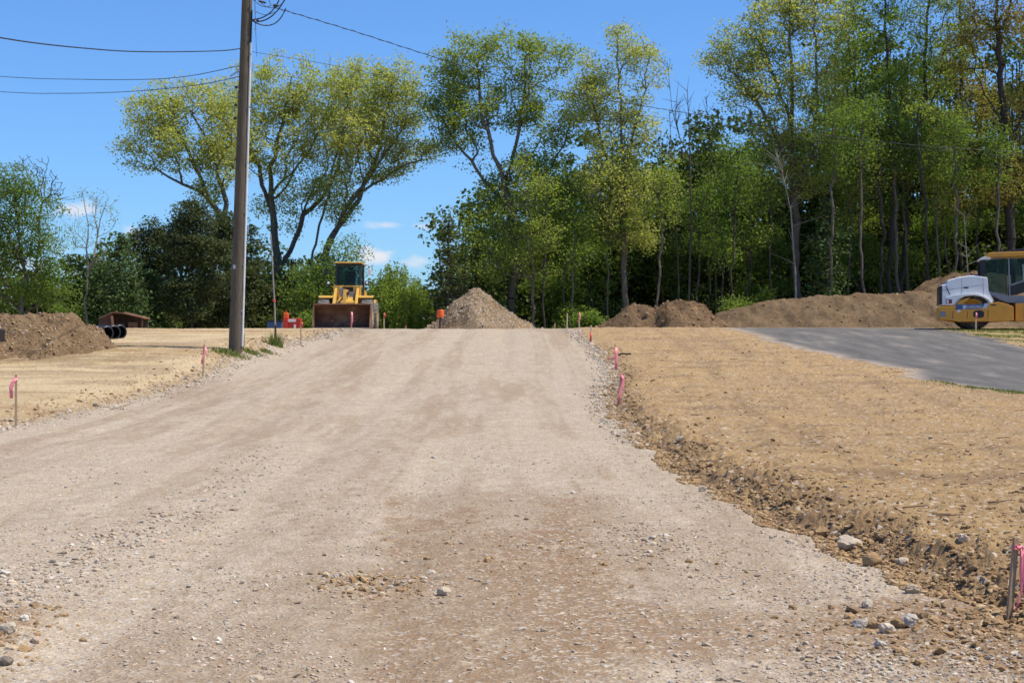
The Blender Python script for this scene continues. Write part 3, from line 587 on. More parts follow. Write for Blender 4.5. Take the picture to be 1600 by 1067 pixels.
def tree(kind, D, base_px, guides, blobs, npts, leaf, lpn, lsize, label, barkm='bark_grey', r0=.28, cat='tree', group=None, seed=1, dr=.75, spread=.48, density_hollow=.25, tipr=.012, bf=.35):
    lpn = int(lpn*CLK); lsize *= CLS; rg = np.random.default_rng(seed)
    bx, by, bz = deep(base_px, D); org = np.array([bx, by, bz-.3])
    def W_(p): return np.array([(p[0]-800)*D/FP, D+(p[2] if len(p) > 2 else 0), EYE+(HOR-p[1])*D/FP])
    G = []
    for g in guides:
        g = [W_(p) for p in g]
        G.append(g)
    G[0] = [org]+G[0]
    vols = [b[2]*b[3] for b in blobs]; pts = []
    for b, v in zip(blobs, vols):
        m = max(4, int(npts*v/sum(vols))); c = W_(b[:2]); yo = b[4] if len(b) > 4 else rg.uniform(-1, 1)*min(b[2]*D/FP*.4, 1.5); c[1] += yo
        q = rg.normal(size=(m, 3)); q /= np.linalg.norm(q, axis=1, keepdims=True); q *= (rg.uniform(density_hollow, 1, m)**.5)[:, None]
        pts.append(c+q*np.array([b[2], (b[2]+b[3])*.5*dr, b[3]])*D/FP)
    pts = np.concatenate(pts); pts = pts+rg.normal(0, .2, pts.shape); kp = fbm(pts[:, 0]*.55+seed*3.7, pts[:, 2]*.6+pts[:, 1]*.35, 2, seed) > ((.22 if kind == 'shade_tree' or kind == 'maple_tree' else .31) if leaf and 'needle' not in leaf else -1); pts = pts[kp]; P, par, g0 = skeleton(pts, G, bf)
    n = len(P); cnt = np.zeros(n); kids = np.bincount(par[par >= 0], minlength=n); cnt[kids == 0] = 1
    order = np.argsort(-np.array([0]*n)) if False else None
    # children always come after their parents
    for i in range(n-1, 0, -1):
        if par[i] >= 0: cnt[par[i]] += cnt[i]
    r0 = r0*.68; e = math.log(max(cnt[0], 2))/math.log(r0/tipr); rad = tipr*cnt**(1/max(e, .8))
    rad = np.minimum(rad, r0); i = np.where(par >= 0)[0]; pi_ = par[i]
    r_start = np.minimum(rad[pi_], rad[i]*1.35); r_start[i < g0] = np.minimum(rad[pi_], rad[i]*1.15+.02)[i < g0]
    mid = (P[pi_]+P[i])/2+rg.normal(0, .06, (len(i), 3))*np.linalg.norm(P[i]-P[pi_], axis=1, keepdims=True)
    V1, F1 = tubes_np(P[pi_], mid, r_start, (r_start+rad[i])/2); V2, F2 = tubes_np(mid, P[i], (r_start+rad[i])/2, rad[i])
    root = empty(kind, tuple(org)); tag(root, label, cat, group)
    link('trunk', mesh_np('trunk', np.concatenate([V1, V2])-org, np.concatenate([F1, F2+len(V1)]), M[barkm], True), root)
    if leaf:
        tip = np.where((cnt <= 5) & (np.arange(n) >= g0) & (par >= 0))[0]
        m = lpn; T_ = len(tip); q = rg.normal(size=(T_, m, 3)); q /= np.linalg.norm(q, axis=2, keepdims=True); q *= rg.uniform(.15, 1, (T_, m, 1))**.5
        rad_ = rg.uniform(.65, 1.35, (T_, 1, 1))*spread*1.45; q = q*rad_*np.array([1.1, 1.1, .62]); back = P[par[tip]]; ln_ = np.linalg.norm(P[tip]-back, axis=1)[:, None]
        f = rg.uniform(0, 1, (T_, m, 1))**2*np.minimum(1, 1.3/np.maximum(ln_, .01))[:, None]; thin = rg.uniform(0, 1, (T_, m)) < (rg.uniform(.35, 1.1, (T_, 1)) if kind == 'shade_tree' else rg.uniform(.35, 1.15, (T_, 1))); C = [(P[tip][:, None]*(1-f)+back[:, None]*f+q)[thin]]
        C = np.concatenate(C); V, F = leaves_np(C-org, lsize, rg=rg)
        tone = np.repeat(np.clip(rg.normal(.5, .25, len(C)), 0, 1), 4)
        link('crown', mesh_np('crown', V, F, M[leaf], False, tone), root)
    return root
# the wide spreading tree group behind the loader
tree('shade_tree', 104, 432, [[(432, 480), (436, 420), (432, 350), (430, 310), (428, 260), (445, 190), (455, 120)], [(432, 350), (412, 300), (395, 250), (370, 180)], [(430, 310), (455, 270), (490, 220), (530, 140)], [(436, 420), (470, 340), (500, 310), (530, 250), (545, 180)]],
     [(450, 130, 62, 58), (400, 150, 50, 60), (350, 165, 50, 50), (500, 150, 60, 60), (430, 230, 80, 45), (520, 220, 60, 60), (370, 230, 45, 40), (545, 150, 45, 55), (470, 290, 55, 40), (430, 330, 40, 30), (520, 300, 40, 35), (385, 200, 50, 60), (560, 190, 50, 60), (480, 200, 60, 60)], 1050, 'leaf_oak', 34, .20, 'wide spreading yellow green tree behind the utility pole, middle of its clump', 'bark_grey', .42, 'tree', None, 21)
tree('shade_tree', 100, 400, [[(402, 470), (385, 400), (350, 340), (332, 312), (290, 285), (245, 262), (205, 250)], [(350, 340), (345, 290), (330, 230), (300, 180)], [(332, 312), (300, 240), (270, 200), (250, 170)]],
     [(250, 180, 60, 48), (220, 235, 36, 30), (300, 165, 50, 45), (300, 235, 60, 45), (340, 200, 45, 60), (265, 215, 50, 40), (345, 260, 40, 35), (330, 300, 30, 22)], 700, 'leaf_oak', 30, .20, 'yellow green tree leaning left from behind the utility pole', 'bark_grey', .30, 'tree', None, 22)
tree('shade_tree', 101, 484, [[(486, 480), (500, 430), (520, 370), (545, 320), (580, 285), (615, 265), (660, 250)], [(486, 440), (490, 380), (500, 320), (520, 260), (540, 180)], [(520, 370), (560, 310), (590, 230), (610, 150)], [(545, 320), (600, 250), (630, 200)]],
     [(575, 140, 52, 50), (620, 130, 40, 45), (610, 190, 48, 50), (560, 210, 55, 50), (650, 240, 38, 20), (600, 260, 45, 25), (540, 280, 30, 30), (640, 170, 30, 40), (535, 330, 28, 26), (675, 235, 28, 14)], 700, 'leaf_oak', 32, .20, 'yellow green tree leaning right above the wheel loader', 'bark_grey', .34, 'tree', None, 23)
# middle group above the gravel pile
tree('oak_tree', 99, 795, [[(797, 480), (795, 400), (792, 330), (785, 290), (770, 240), (755, 170), (745, 110)], [(792, 330), (765, 300), (735, 255), (700, 210), (680, 170)], [(785, 290), (800, 230), (815, 160), (820, 90)], [(795, 350), (840, 290), (880, 220), (900, 160)]],
     [(725, 90, 44, 45), (790, 75, 52, 34), (850, 100, 50, 45), (690, 140, 32, 45), (740, 160, 52, 50), (800, 160, 52, 50), (860, 180, 50, 50), (720, 215, 36, 32), (790, 240, 45, 45), (700, 175, 34, 34), (830, 270, 40, 38), (770, 300, 30, 30), (850, 240, 34, 34), (800, 380, 44, 50), (745, 350, 34, 40), (860, 330, 34, 50)], 1250, 'leaf_olive', 34, .20, 'broad olive green oak above the gravel pile', 'bark_grey', .36, 'tree', None, 24)
tree('oak_tree', 96, 830, [[(830, 500), (829, 440), (826, 380), (822, 320), (818, 260)]],
     [(820, 300, 38, 50), (800, 350, 40, 40), (850, 350, 38, 40), (770, 375, 36, 26), (825, 410, 52, 30), (760, 420, 45, 30)], 340, 'leaf_olive', 22, .18, 'slender grey trunked tree right of the gravel pile peak', 'bark_grey', .15, 'tree', None, 25, density_hollow=.1)
tree('oak_tree', 97, 976, [[(976, 460), (970, 380), (968, 330), (972, 270), (972, 200), (970, 120), (966, 70)], [(972, 270), (995, 200), (1010, 140), (1015, 90)], [(968, 330), (950, 270), (930, 200), (915, 120)], [(970, 300), (955, 240), (945, 160)]],
     [(965, 75, 40, 38), (925, 100, 42, 48), (1005, 110, 32, 50), (960, 150, 55, 50), (910, 160, 32, 50), (1010, 180, 26, 45), (965, 220, 46, 45), (940, 285, 45, 45), (990, 290, 35, 40), (1010, 370, 24, 24), (945, 340, 30, 34), (975, 350, 34, 40)], 950, 'leaf_oak', 28, .19, 'tall yellow tipped tree with a grey trunk left of the soil mound', 'bark_grey', .26, 'tree', None, 26)
# right wood, tall front trees
tree('oak_tree', 99, 1255, [[(1252, 470), (1248, 400), (1245, 330), (1240, 260), (1235, 200), (1215, 140), (1190, 80)], [(1240, 260), (1215, 215), (1180, 160), (1140, 110)], [(1245, 300), (1265, 220), (1275, 120), (1275, 30)], [(1235, 200), (1240, 120), (1235, 20)]],
     [(1160, 70, 48, 50), (1130, 95, 38, 28), (1215, 40, 60, 50), (1280, 25, 60, 50), (1200, 120, 60, 48), (1270, 120, 52, 55), (1160, 150, 36, 30), (1240, 190, 48, 45), (1190, 200, 30, 30), (1240, -30, 90, 40), (1290, 200, 32, 50), (1230, 280, 40, 40), (1190, 260, 40, 36), (1280, 270, 36, 40)], 1150, 'leaf_oak', 30, .20, 'broad yellow green oak, left edge of the tall right wood', 'bark_grey', .38, 'tree', None, 27)
tree('forest_tree', 98, 1392, [[(1392, 440), (1390, 350), (1386, 250), (1383, 150), (1380, 60), (1378, -40)], [(1390, 300), (1360, 210), (1345, 130)], [(1386, 250), (1410, 170), (1420, 80)]],
     [(1370, 10, 55, 60), (1350, 100, 45, 55), (1410, 90, 45, 60), (1380, 180, 50, 50), (1350, 220, 40, 50), (1415, 220, 40, 55), (1380, 300, 45, 40), (1390, -50, 50, 40)], 560, 'leaf_green', 26, .19, 'tall green forest tree with a straight trunk, centre of the right wood', 'bark_dark', .22, 'tree', None, 28)
tree('forest_tree', 100, 1412, [[(1410, 440), (1414, 340), (1422, 240), (1440, 150), (1450, 40), (1455, -50)], [(1422, 240), (1400, 160), (1390, 80)], [(1430, 200), (1465, 130), (1480, 50)]],
     [(1450, 30, 50, 60), (1480, 100, 45, 55), (1440, 150, 50, 50), (1430, 240, 45, 45), (1490, 200, 35, 60), (1460, -50, 60, 40)], 520, 'leaf_olive', 24, .19, 'tall olive forest tree leaning right behind the soil berm', 'bark_dark', .22, 'tree', None, 29)
tree('forest_tree', 97, 1580, [[(1580, 440), (1578, 350), (1575, 250), (1565, 150), (1555, 50), (1550, -50)], [(1575, 250), (1600, 170), (1625, 80)], [(1570, 200), (1535, 130), (1515, 60)]],
     [(1550, 30, 55, 60), (1600, 60, 50, 60), (1520, 90, 45, 55), (1570, 140, 55, 50), (1640, 130, 50, 60), (1530, 200, 45, 45), (1600, 230, 45, 50), (1560, -60, 90, 50), (1560, 290, 50, 35)], 760, 'leaf_bronze', 28, .20, 'bronze leaved dark trunked tree above the roller cab', 'bark_dark', .42, 'tree', None, 30)
tree('forest_tree', 103, 1500, [[(1500, 440), (1502, 340), (1500, 230), (1505, 120), (1500, 0)], [(1500, 230), (1475, 140)], [(1500, 200), (1530, 110)]],
     [(1500, 10, 50, 60), (1480, 90, 45, 50), (1530, 150, 40, 55), (1490, 210, 50, 50), (1510, 300, 50, 45), (1480, -50, 60, 40)], 480, 'leaf_bronze', 24, .19, 'reddish bronze forest tree left of the roller cab roof', 'bark_dark', .22, 'tree', None, 31)
tree('forest_tree', 104, 1335, [[(1335, 440), (1332, 340), (1330, 230), (1325, 130), (1320, 30)]],
     [(1320, 40, 42, 60), (1310, 120, 36, 50), (1340, 200, 40, 50), (1315, 280, 45, 45), (1340, 340, 40, 40)], 380, 'leaf_olive', 24, .19, 'narrow olive tree between the broad oak and the straight trunked tree', 'bark_dark', .18, 'tree', None, 32)
tree('forest_tree', 99, 1690, [[(1690, 440), (1688, 340), (1690, 230), (1690, 60)], [(1688, 300), (1730, 150)]], [(1690, 40, 70, 70), (1740, 140, 60, 70), (1680, 220, 60, 60), (1720, 300, 60, 60)], 420, 'leaf_green', 26, .20, 'green forest tree just beyond the right edge', 'bark_dark', .3, 'tree', None, 33)
# mid height greenery in the right wood
SAP = [(905, 101, 46, 330, 'leaf_green', 'green understorey tree left of the yellow tipped tree'), (1050, 98, 52, 265, 'leaf_bright', 'bright green tree directly behind the two humped soil mound'),
       (1110, 97, 50, 255, 'leaf_bright', 'bright green tree above the gap between soil mound and berm'), (1165, 99, 46, 265, 'leaf_green', 'green understorey tree below the broad oak crown'),
       (1215, 95, 40, 370, 'leaf_bright', 'low bright green sapling on the left end of the berm'), (1450, 96, 46, 330, 'leaf_green', 'green understorey tree left of the brown soil heap'),
       (1545, 102, 50, 300, 'leaf_green', 'green understorey tree above the white visor of the roller'), (1610, 96, 50, 310, 'leaf_bright', 'bright green tree at the right edge above the roller roof'),
       (870, 96, 34, 400, 'leaf_bright', 'low bright green sapling behind the two short stakes'), (925, 95, 36, 385, 'leaf_green', 'low green sapling left of the soil mound'),
       (1345, 95, 40, 365, 'leaf_green', 'dark green sapling at the middle of the berm')]
for i, (px, D, w, top, lf, lab) in enumerate(SAP):
    h = 505-top; rr = random.Random(i); w = w*1.15; D += 5
    bl = [(px+rr.uniform(-.3, .3)*w, top+h*.14, w*.45, h*.13)]
    for k in range(11): bl.append((px+rr.uniform(-1.0, 1.0)*w, top+h*(.12+.08*k)+rr.uniform(-14, 14), w*rr.uniform(.25, .6), h*rr.uniform(.03, .07)))
    tree('forest_tree', D, px, [[(px, 480), (px+rr.uniform(-6, 6), (top+480)/2), (px+rr.uniform(-12, 12), top+15)]], bl, 300, lf, 24, .18, lab, 'bark_dark', .11, 'tree', 'understorey trees of the right wood', 50+i, spread=.5)
# left side
tree('maple_tree', 88, 35, [[(35, 450), (30, 380), (22, 300)], [(33, 430), (60, 370)], [(32, 420), (0, 340)]],
     [(20, 285, 36, 32), (55, 320, 36, 40), (-10, 320, 40, 50), (30, 370, 60, 45), (80, 390, 26, 35), (20, 430, 70, 45), (-40, 400, 50, 60), (75, 445, 40, 35)], 620, 'leaf_green', 32, .17, 'dense mid green tree at the left edge behind the mulch mound', 'bark_grey', .18, 'tree', None, 71)
tree('birch_tree', 90, 140, [[(138, 480), (136, 420), (134, 350), (128, 300)], [(136, 420), (152, 370), (165, 320)]],
     [(135, 320, 30, 34), (165, 335, 24, 36), (120, 360, 22, 40), (160, 385, 30, 30)], 160, 'leaf_willow', 5, .13, 'sparse bare looking young tree left of the dark evergreens', 'bark_pale', .09, 'tree', None, 72, density_hollow=.1, spread=.35, tipr=.009)
tree('bare_tree', 96, 62, [[(62, 400), (66, 320), (70, 270)]], [(70, 290, 28, 28), (50, 265, 30, 22), (85, 305, 24, 24)], 200, None, 0, .1, 'bare purplish twigged tree above the dense left tree', 'bark_dead', .09, 'tree', None, 73, tipr=.014)
def conifer(D, px, top, w, mat, label, seed, bot=505, tiers=18, dens=1.0, droop=.25):
    rg = np.random.default_rng(seed); x, y, z = deep(px, D); s = D/FP
    H = EYE+(HOR-top)*s-z; root = empty('evergreen_tree', (x, y, z-.2)); tag(root, label, 'evergreen tree')
    A, B, ra, rb, C = [np.array([0, 0, 0.])], [np.array([rg.normal(0, .1), 0, H])], [.02*H], [.02], []
    for t in range(tiers):
        f = (t+.7)/tiers; zz = H*(.06+.92*f); L_ = w*s*(1-f**1.6)**.8*rg.uniform(.65, 1.2)+.2
        for k in range(int(7+3*(1-f))):
            a = rg.uniform(0, 6.283); l = L_*rg.uniform(.6, 1.1); e = np.array([math.cos(a)*l, math.sin(a)*l, zz+l*rg.uniform(-droop, .12)])
            A.append(np.array([0, 0, zz])); B.append(e); ra.append(.03); rb.append(.008)
            m = int(38*dens*max(.5, l)); q = rg.uniform(.25, 1.05, m)[:, None]; c = np.array([0, 0, zz])*(1-q)+e*q
            C.append(c+rg.normal(0, 1, (m, 3))*np.array([.3, .3, .2])*(.5+.35*l))
    V, F = tubes_np(np.array(A), np.array(B), np.array(ra), np.array(rb)); link('trunk', mesh_np('trunk', V, F, M['bark_dark'], True), root)
    C = np.concatenate(C); V, F = leaves_np(C, .21, .45, .8, rg); link('crown', mesh_np('crown', V, F, M[mat], False, np.repeat(rg.uniform(0, 1, len(C)), 4)), root)
    return root
for a in [(90, 190, 360, 42, 'needle_pine', 'blue green pine above the rusty lean to', 84), (93, 235, 420, 40, 'needle_pine', 'low soft needled pine right of the rusty lean to', 85), (99, 395, 345, 52, 'needle_dark', 'dark evergreen right of the utility pole', 86),
          (95, 700, 332, 40, 'needle_dark', 'thin grey green evergreen left of the gravel pile', 87), (98, 745, 380, 44, 'needle_dark', 'dark evergreen behind the gravel pile peak', 88), (95, 1292, 300, 46, 'needle_pine', 'tall dark pine standing behind the middle of the berm', 89),
          (103, 1400, 330, 50, 'needle_dark', 'dark evergreen deep in the right wood', 90), (100, 455, 400, 40, 'needle_dark', 'short dark evergreen left of the wheel loader', 91), (93, 160, 410, 34, 'needle_pine', 'small pine beside the sparse young tree', 92)]:
    conifer(a[0], a[1], a[2], a[3], a[4], a[5], a[6], dens=.85 if a[1] != 700 else .45)
tree('maple_tree', 95, 545, [[(540, 470), (535, 420), (538, 395)]], [(535, 395, 32, 24), (510, 430, 34, 34), (545, 440, 26, 36), (470, 450, 34, 34), (500, 470, 40, 24)], 300, 'leaf_green', 26, .17, 'small leafy green tree just behind the wheel loader cab', 'bark_dark', .12, 'tree', None, 74)
for (px, D, w, top, lab, sd_) in [(300, 92, 66, 312, 'tall dark evergreen left of the utility pole', 81), (243, 95, 48, 342, 'dark evergreen with a rounded top, left of the tallest dark one', 82), (352, 97, 56, 330, 'dark evergreen directly behind the utility pole', 83)]:
    rr = random.Random(sd_); bl = [(px, top+22, w*.45, 20)]
    for k in range(10): bl.append((px+rr.uniform(-.6, .6)*w, top+35+k*15+rr.uniform(-6, 6), w*rr.uniform(.4, .65), 17))
    tree('evergreen_tree', D, px, [[(px, 470), (px+3, 400), (px, top+8)]], bl, 620, 'needle_dark', 30, .19, lab, 'bark_dark', .16, 'evergreen tree', None, sd_, spread=.32, density_hollow=.3)
def willow():
    rg = np.random.default_rng(5); D = 97; x, y, z = deep(620, D); s = D/FP; root = empty('willow_tree', (x, y, z-.2)); tag(root, 'drooping yellow green willow between the wheel loader and the gravel pile', 'willow tree')
    A, B, ra, rb, C = [np.zeros(3)], [np.array([0, 0, 2.6])], [.2], [.14], []
    for k in range(260):
        a = rg.uniform(0, 6.28); r_ = rg.uniform(0, 1)**.6*56*s; topz = 4.0*math.sqrt(max(.05, 1-(r_/(60*s))**2))*rg.uniform(.7, 1.03)+.4
        p = np.array([math.cos(a)*r_, math.sin(a)*r_, topz]); 
        if k < 26: A.append(np.array([0, 0, 2.4])); B.append(p*np.array([.7, .7, .98])); ra.append(.07); rb.append(.02)
        ln = rg.uniform(1.0, 3.2); m = int(ln*34); f = rg.uniform(0, 1, m); q = np.stack([p[0]*(1+.12*f), p[1]*(1+.12*f), p[2]-ln*f], -1)
        C.append(q+rg.normal(0, .09, (m, 3)))
    V, F = tubes_np(np.array(A), np.array(B), np.array(ra), np.array(rb)); link('trunk', mesh_np('trunk', V, F, M['bark_dark'], True), root)
    C = np.concatenate(C); V, F = leaves_np(C, .15, .5, 0, rg); link('crown', mesh_np('crown', V, F, M['leaf_willow'], False, np.repeat(rg.uniform(0, 1, len(C)), 4)), root)
willow()
def snag(px, D, pts, br, label, seed, barkm='bark_dead', r=.13):
    rg = np.random.default_rng(seed); x, y, z = deep(px, D); P = [np.array([x, y, z-.2])]+[np.array(wp(a, b, D)) for a, b in pts]
    A, B, ra, rb = [], [], [], []; n = len(P)
    for i in range(n-1): A.append(P[i]); B.append(P[i+1]); ra.append(r*(1-i/n)); rb.append(r*(1-(i+1)/n)+.012)
    for g in br:
        G = [np.array(wp(a, b, D)) for a, b in g]; m = len(G)
        for i in range(m-1): A.append(G[i]); B.append(G[i+1]); ra.append(.055*(1-i/m)); rb.append(.055*(1-(i+1)/m)+.01)
    V, F = tubes_np(np.array(A), np.array(B), np.array(ra), np.array(rb), 6); ra = [q*.6 for q in ra]; rb = [q*.55 for q in rb]
    for i in range(len(A)):
        if i == 0: continue
        for k in range(5):
            f = rg.uniform(.1, 1); q = A[i]*(1-f)+B[i]*f; e = q+np.array([rg.normal(0, .5), rg.normal(0, .3), rg.uniform(.2, .9)]); A.append(q); B.append(e); ra.append(.018); rb.append(.006)
    V, F = tubes_np(np.array(A), np.array(B), np.array(ra), np.array(rb), 6); root = empty('dead_tree', tuple(P[0])); tag(root, label, 'dead tree')
    link('trunk', mesh_np('trunk', V-P[0], F, M[barkm], True), root)
snag(1075, 96, [(1078, 420), (1080, 330), (1078, 240), (1076, 180), (1074, 140)], [[(1079, 250), (1062, 215), (1050, 170), (1043, 95)], [(1078, 220), (1092, 175)], [(1062, 215), (1055, 180), (1058, 150)]], 'leafless dead tree with upright forks left of the broad oak', 1)
snag(1062, 97, [(1060, 420), (1056, 330), (1050, 250), (1046, 170)], [[(1055, 250), (1035, 235), (1022, 213)]], 'thin dead tree with a broken side limb beside the forked dead tree', 2, r=.09)
snag(1245, 94.5, [(1243, 430), (1236, 330), (1225, 280), (1214, 245)], [[(1225, 290), (1222, 260), (1212, 240)]], 'pale leaning dead trunk under the broad oak', 3, 'bark_pale', .10)
snag(1120, 99, [(1118, 400), (1112, 280), (1106, 200), (1104, 150)], [[(1110, 230), (1122, 190), (1124, 170)]], 'thin bare stem right of the forked dead tree', 4, r=.08)
snag(1512, 93, [(1512, 420), (1509, 380), (1507, 330)], [], 'slim pale stem standing above the soil heap', 5, 'bark_pale', .07)
# bare straight trunks showing inside the wood
TR = [(1378, 96, 200, .14), (1400, 97, 190, .16), (1418, 99, 210, .12), (1090, 97, 290, .10), (895, 96, 330, .10), (948, 97, 300, .08), (1175, 98, 320, .09), (1330, 98, 260, .08), (1465, 97, 240, .10), (1530, 98, 260, .09), (1480, 99, 260, .08), (1205, 99, 300, .09), (1130, 96, 330, .07), (880, 98, 300, .07)]
TL = ['dark straight trunk left of the trunk pair in the right wood', 'thickest straight trunk of the trunk pair in the right wood', 'dark straight trunk right of the trunk pair in the right wood', 'slim trunk above the soil mound right hump', 'slim pale trunk behind the pink flagged stakes', 'slim trunk just left of the grey trunk', 'slim trunk at the left end of the berm', 'slim trunk between the pine and the trunk pair', 'slim trunk left of the soil heap', 'slim trunk above the roller bonnet', 'slim trunk above the peak of the soil heap', 'slim trunk below the broad oak', 'thin trunk over the gap between mound and berm', 'thin trunk left of the pale trunk behind the stakes']
for px_, d_, tp_, r__, lb_ in [(1025, 95, 250, .10, 'straight dark trunk rising behind the right hump of the soil mound'), (1148, 95, 240, .10, 'straight trunk just right of the soil mound and berm gap'), (1300, 94, 190, .12, 'straight trunk beside the dark pine over the berm'), (1352, 95, 170, .12, 'straight trunk left of the trunk pair with a fork near the top'),
                              (1440, 95, 180, .12, 'straight dark trunk above the left foot of the soil heap'), (1490, 95, 190, .11, 'straight trunk over the summit of the soil heap'), (1555, 95, 200, .13, 'straight trunk just left of the bronze leaved tree'), (850, 95, 300, .09, 'slim grey trunk right of the gravel pile foot')]:
    TR.append((px_, d_, tp_, r__)); TL.append(lb_)
for i, ((px, D, top, r_), lab) in enumerate(zip(TR, TL)):
    rr = random.Random(i+90); lean = rr.uniform(-8, 8)
    pts = [(px+lean*.3, 420), (px+lean*.6, (420+top)/2), (px+lean, top)]
    bl = [(px+lean+rr.uniform(-14, 14), top-5+k*rr.uniform(20, 30), rr.uniform(18, 32), rr.uniform(14, 22)) for k in range(4)]
    tree('slim_tree', D, px, [pts], bl, 90, rr.choice(['leaf_green', 'leaf_olive', 'leaf_green']), 22, .18, lab, 'bark_grey' if i % 3 else 'bark_dark', r_, 'tree', 'slim trunked trees inside the right wood', 110+i)
# far wood as one mass
def woodland(name, spans, label, leaf, seed, n_tr=60):
    rg = np.random.default_rng(seed); C = []; A = []; B = []; ra = []; rb = []
    for (p0, p1, d0, d1, top, dens) in spans:
        for k in range(int((p1-p0)/9*dens)):
            px = rg.uniform(p0, p1); d = rg.uniform(d0, d1); s = d/FP; t = top+rg.uniform(-30, 50); x, y, z = deep(px, d); ztop = max(EYE+(HOR-t)*s, z+1)
            ztop = max(ztop, z+1.2); zc = rg.uniform(z+.3, ztop); r_ = rg.uniform(.9, 2.3); m = int(rg.uniform(120, 240)); q = rg.normal(size=(m, 3)); q /= np.linalg.norm(q, axis=1, keepdims=True); q *= (rg.uniform(.1, 1, m)**.4)[:, None]
            C.append(np.array([x, y, zc])+q*np.array([r_, r_, r_*.55]))
            if k % 4 == 0: A.append([x, y, z-.2]); B.append([x+rg.normal(0, .4), y, max(z+1, ztop-2.2)]); ra.append(rg.uniform(.08, .2)); rb.append(.04)
    V, F = tubes_np(np.array(A, float), np.array(B, float), np.array(ra), np.array(rb)); C = np.concatenate(C); V2, F2 = leaves_np(C, .30, .7, .2, rg)
    VV = np.concatenate([V, V2]); me = mesh_np(name, VV, np.concatenate([F, F2+len(V)]), M[leaf], False, np.concatenate([np.zeros(len(V)), np.repeat(rg.uniform(0, 1, len(C)), 4)]))
    me.materials.append(M['bark_dark']); mi = np.zeros(len(F)+len(F2), np.int32); mi[:len(F)] = 1; me.polygons.foreach_set('material_index', mi)
    tag(link(name, me), label, 'woodland', kind='stuff')
woodland('woodland', [(860, 1750, 105, 125, 235, 7), (840, 1750, 103, 120, 380, 6), (1040, 1330, 106, 120, 195, 4.5), (760, 1010, 106, 118, 300, 4.0), (1290, 1750, 105, 122, 50, 8.0), (690, 900, 103, 118, 340, 4.5)], 'dense far wood with shade coloured leaves closing the view behind the right hand trees', 'leaf_wood_shaded', 1)
woodland('undergrowth', [(-260, 130, 96, 108, 400, 1.8), (130, 520, 103, 114, 410, 2.2), (440, 600, 96, 106, 470, 1.4), (560, 700, 104, 112, 450, 1.5), (-300, 860, 100, 116, 478, 7.0)], 'low mixed undergrowth behind the left hand trees and the loader', 'leaf_wood_shaded', 2)
def shrub(px, D, w, top, leaf, label, seed):
    rg = np.random.default_rng(seed); x, y, z = deep(px, D); s = D/FP; H = EYE+(HOR-top)*s-z; root = empty('shrub', (x, y, z)); tag(root, label, 'shrub')
    A = []; B = []; C = []
    for k in range(26):
        a = rg.uniform(0, 6.28); r_ = rg.uniform(.1, 1)*w*s*.5; p = np.array([math.cos(a)*r_, math.sin(a)*r_, H*rg.uniform(.3, 1)*(1-.4*r_/(w*s*.5))]); A.append(np.zeros(3)); B.append(p); C.append(p+rg.normal(0, .22, (60, 3)))
    V, F = tubes_np(np.array(A), np.array(B), np.full(26, .03), np.full(26, .008)); link('stem', mesh_np('stem', V, F, M['bark_dark'], True), root)
    C = np.concatenate(C); V, F = leaves_np(C, .16, .6, .3, rg); link('foliage', mesh_np('foliage', V, F, M[leaf], False, np.repeat(rg.uniform(0, 1, len(C)), 4)), root)
for a in [(920, 88, 46, 487, 'leaf_green', 'green shrub at the left foot of the soil mound', 1), (885, 96, 50, 476, 'leaf_bright', 'light green shrub behind the two short stakes', 2), (1150, 92, 50, 455, 'leaf_bright', 'bright green shrub above the left end of the berm', 3), (480, 92, 40, 490, 'leaf_bright', 'low bright shrub behind the red compressor', 4), (105, 92, 50, 470, 'leaf_green', 'green shrub between the mulch mound and the young tree', 5), (560, 93, 50, 485, 'leaf_green', 'green shrub behind the rear wheels of the loader', 6), (1200, 97, 44, 446, 'leaf_bright', 'bright shrub under the leaning pale trunk', 8)]: shrub(*a)
# ------------------------------------------------------------------ grass and weeds
def blades(name, X, Y, hgt, label, cat, wd=.006, mat='grass_blade', kind='stuff', lean=.35):
    n = len(X); Z = height(X, Y, True); a = rng.uniform(0, 6.28, n); h = hgt*rng.uniform(.5, 1.2, n); u = np.stack([np.cos(a), np.sin(a), a*0], -1); l = np.stack([-np.sin(a), np.cos(a), a*0], -1)*(h*lean*rng.uniform(.2, 1.4, n))[:, None]
    P = np.stack([X, Y, Z-.01], -1); w = (wd*rng.uniform(.7, 1.4, n))[:, None]; up = np.array([0, 0, 1.])*h[:, None]
    V = np.stack([P-u*w, P+u*w, P+l+up+u*w*.15, P+l+up-u*w*.15], 1).reshape(-1, 3); c = np.array([X.mean(), Y.mean(), Z.min()])
    o = link(name, mesh_np(name, V-c, np.arange(4*n).reshape(-1, 4), M[mat], False, np.repeat(rng.uniform(0, 1, n), 4))); o.location = c
    return tag(o, label, cat, kind=kind)
Yg = rng.uniform(52, 71, 14000); Xg = xG(Yg)+np.abs(rng.normal(0, 3.2, 14000))+.1; kk = fbm(Xg*.8, Yg*.8, 3, 120) > .42; blades('grass', Xg[kk], Yg[kk], .055, 'patchy young grass beside the asphalt under the roller', 'grass', .018)
Yg = rng.uniform(34, 42, 1800); Xg = xA(Yg)-np.abs(rng.normal(0, .25, 1800)); kk = fbm(Xg*1.2, Yg*.6, 3, 121) > .5; blades('verge_grass', Xg[kk], Yg[kk], .06, 'thin grass fringe between the tan field and the asphalt', 'grass', .012)
def weed(px, py, w, h, n, label):
    x, y, z = at(px, py); blades('weed_clump', x+rng.normal(0, w, n), y+rng.normal(0, w, n), h, label, 'weeds', .012, 'grass_blade', 'stuff', .6)
weed(354, 552, .22, .14, 420, 'green weeds at the left foot of the utility pole')
weed(391, 552, .18, .14, 300, 'green weeds at the right foot of the utility pole')
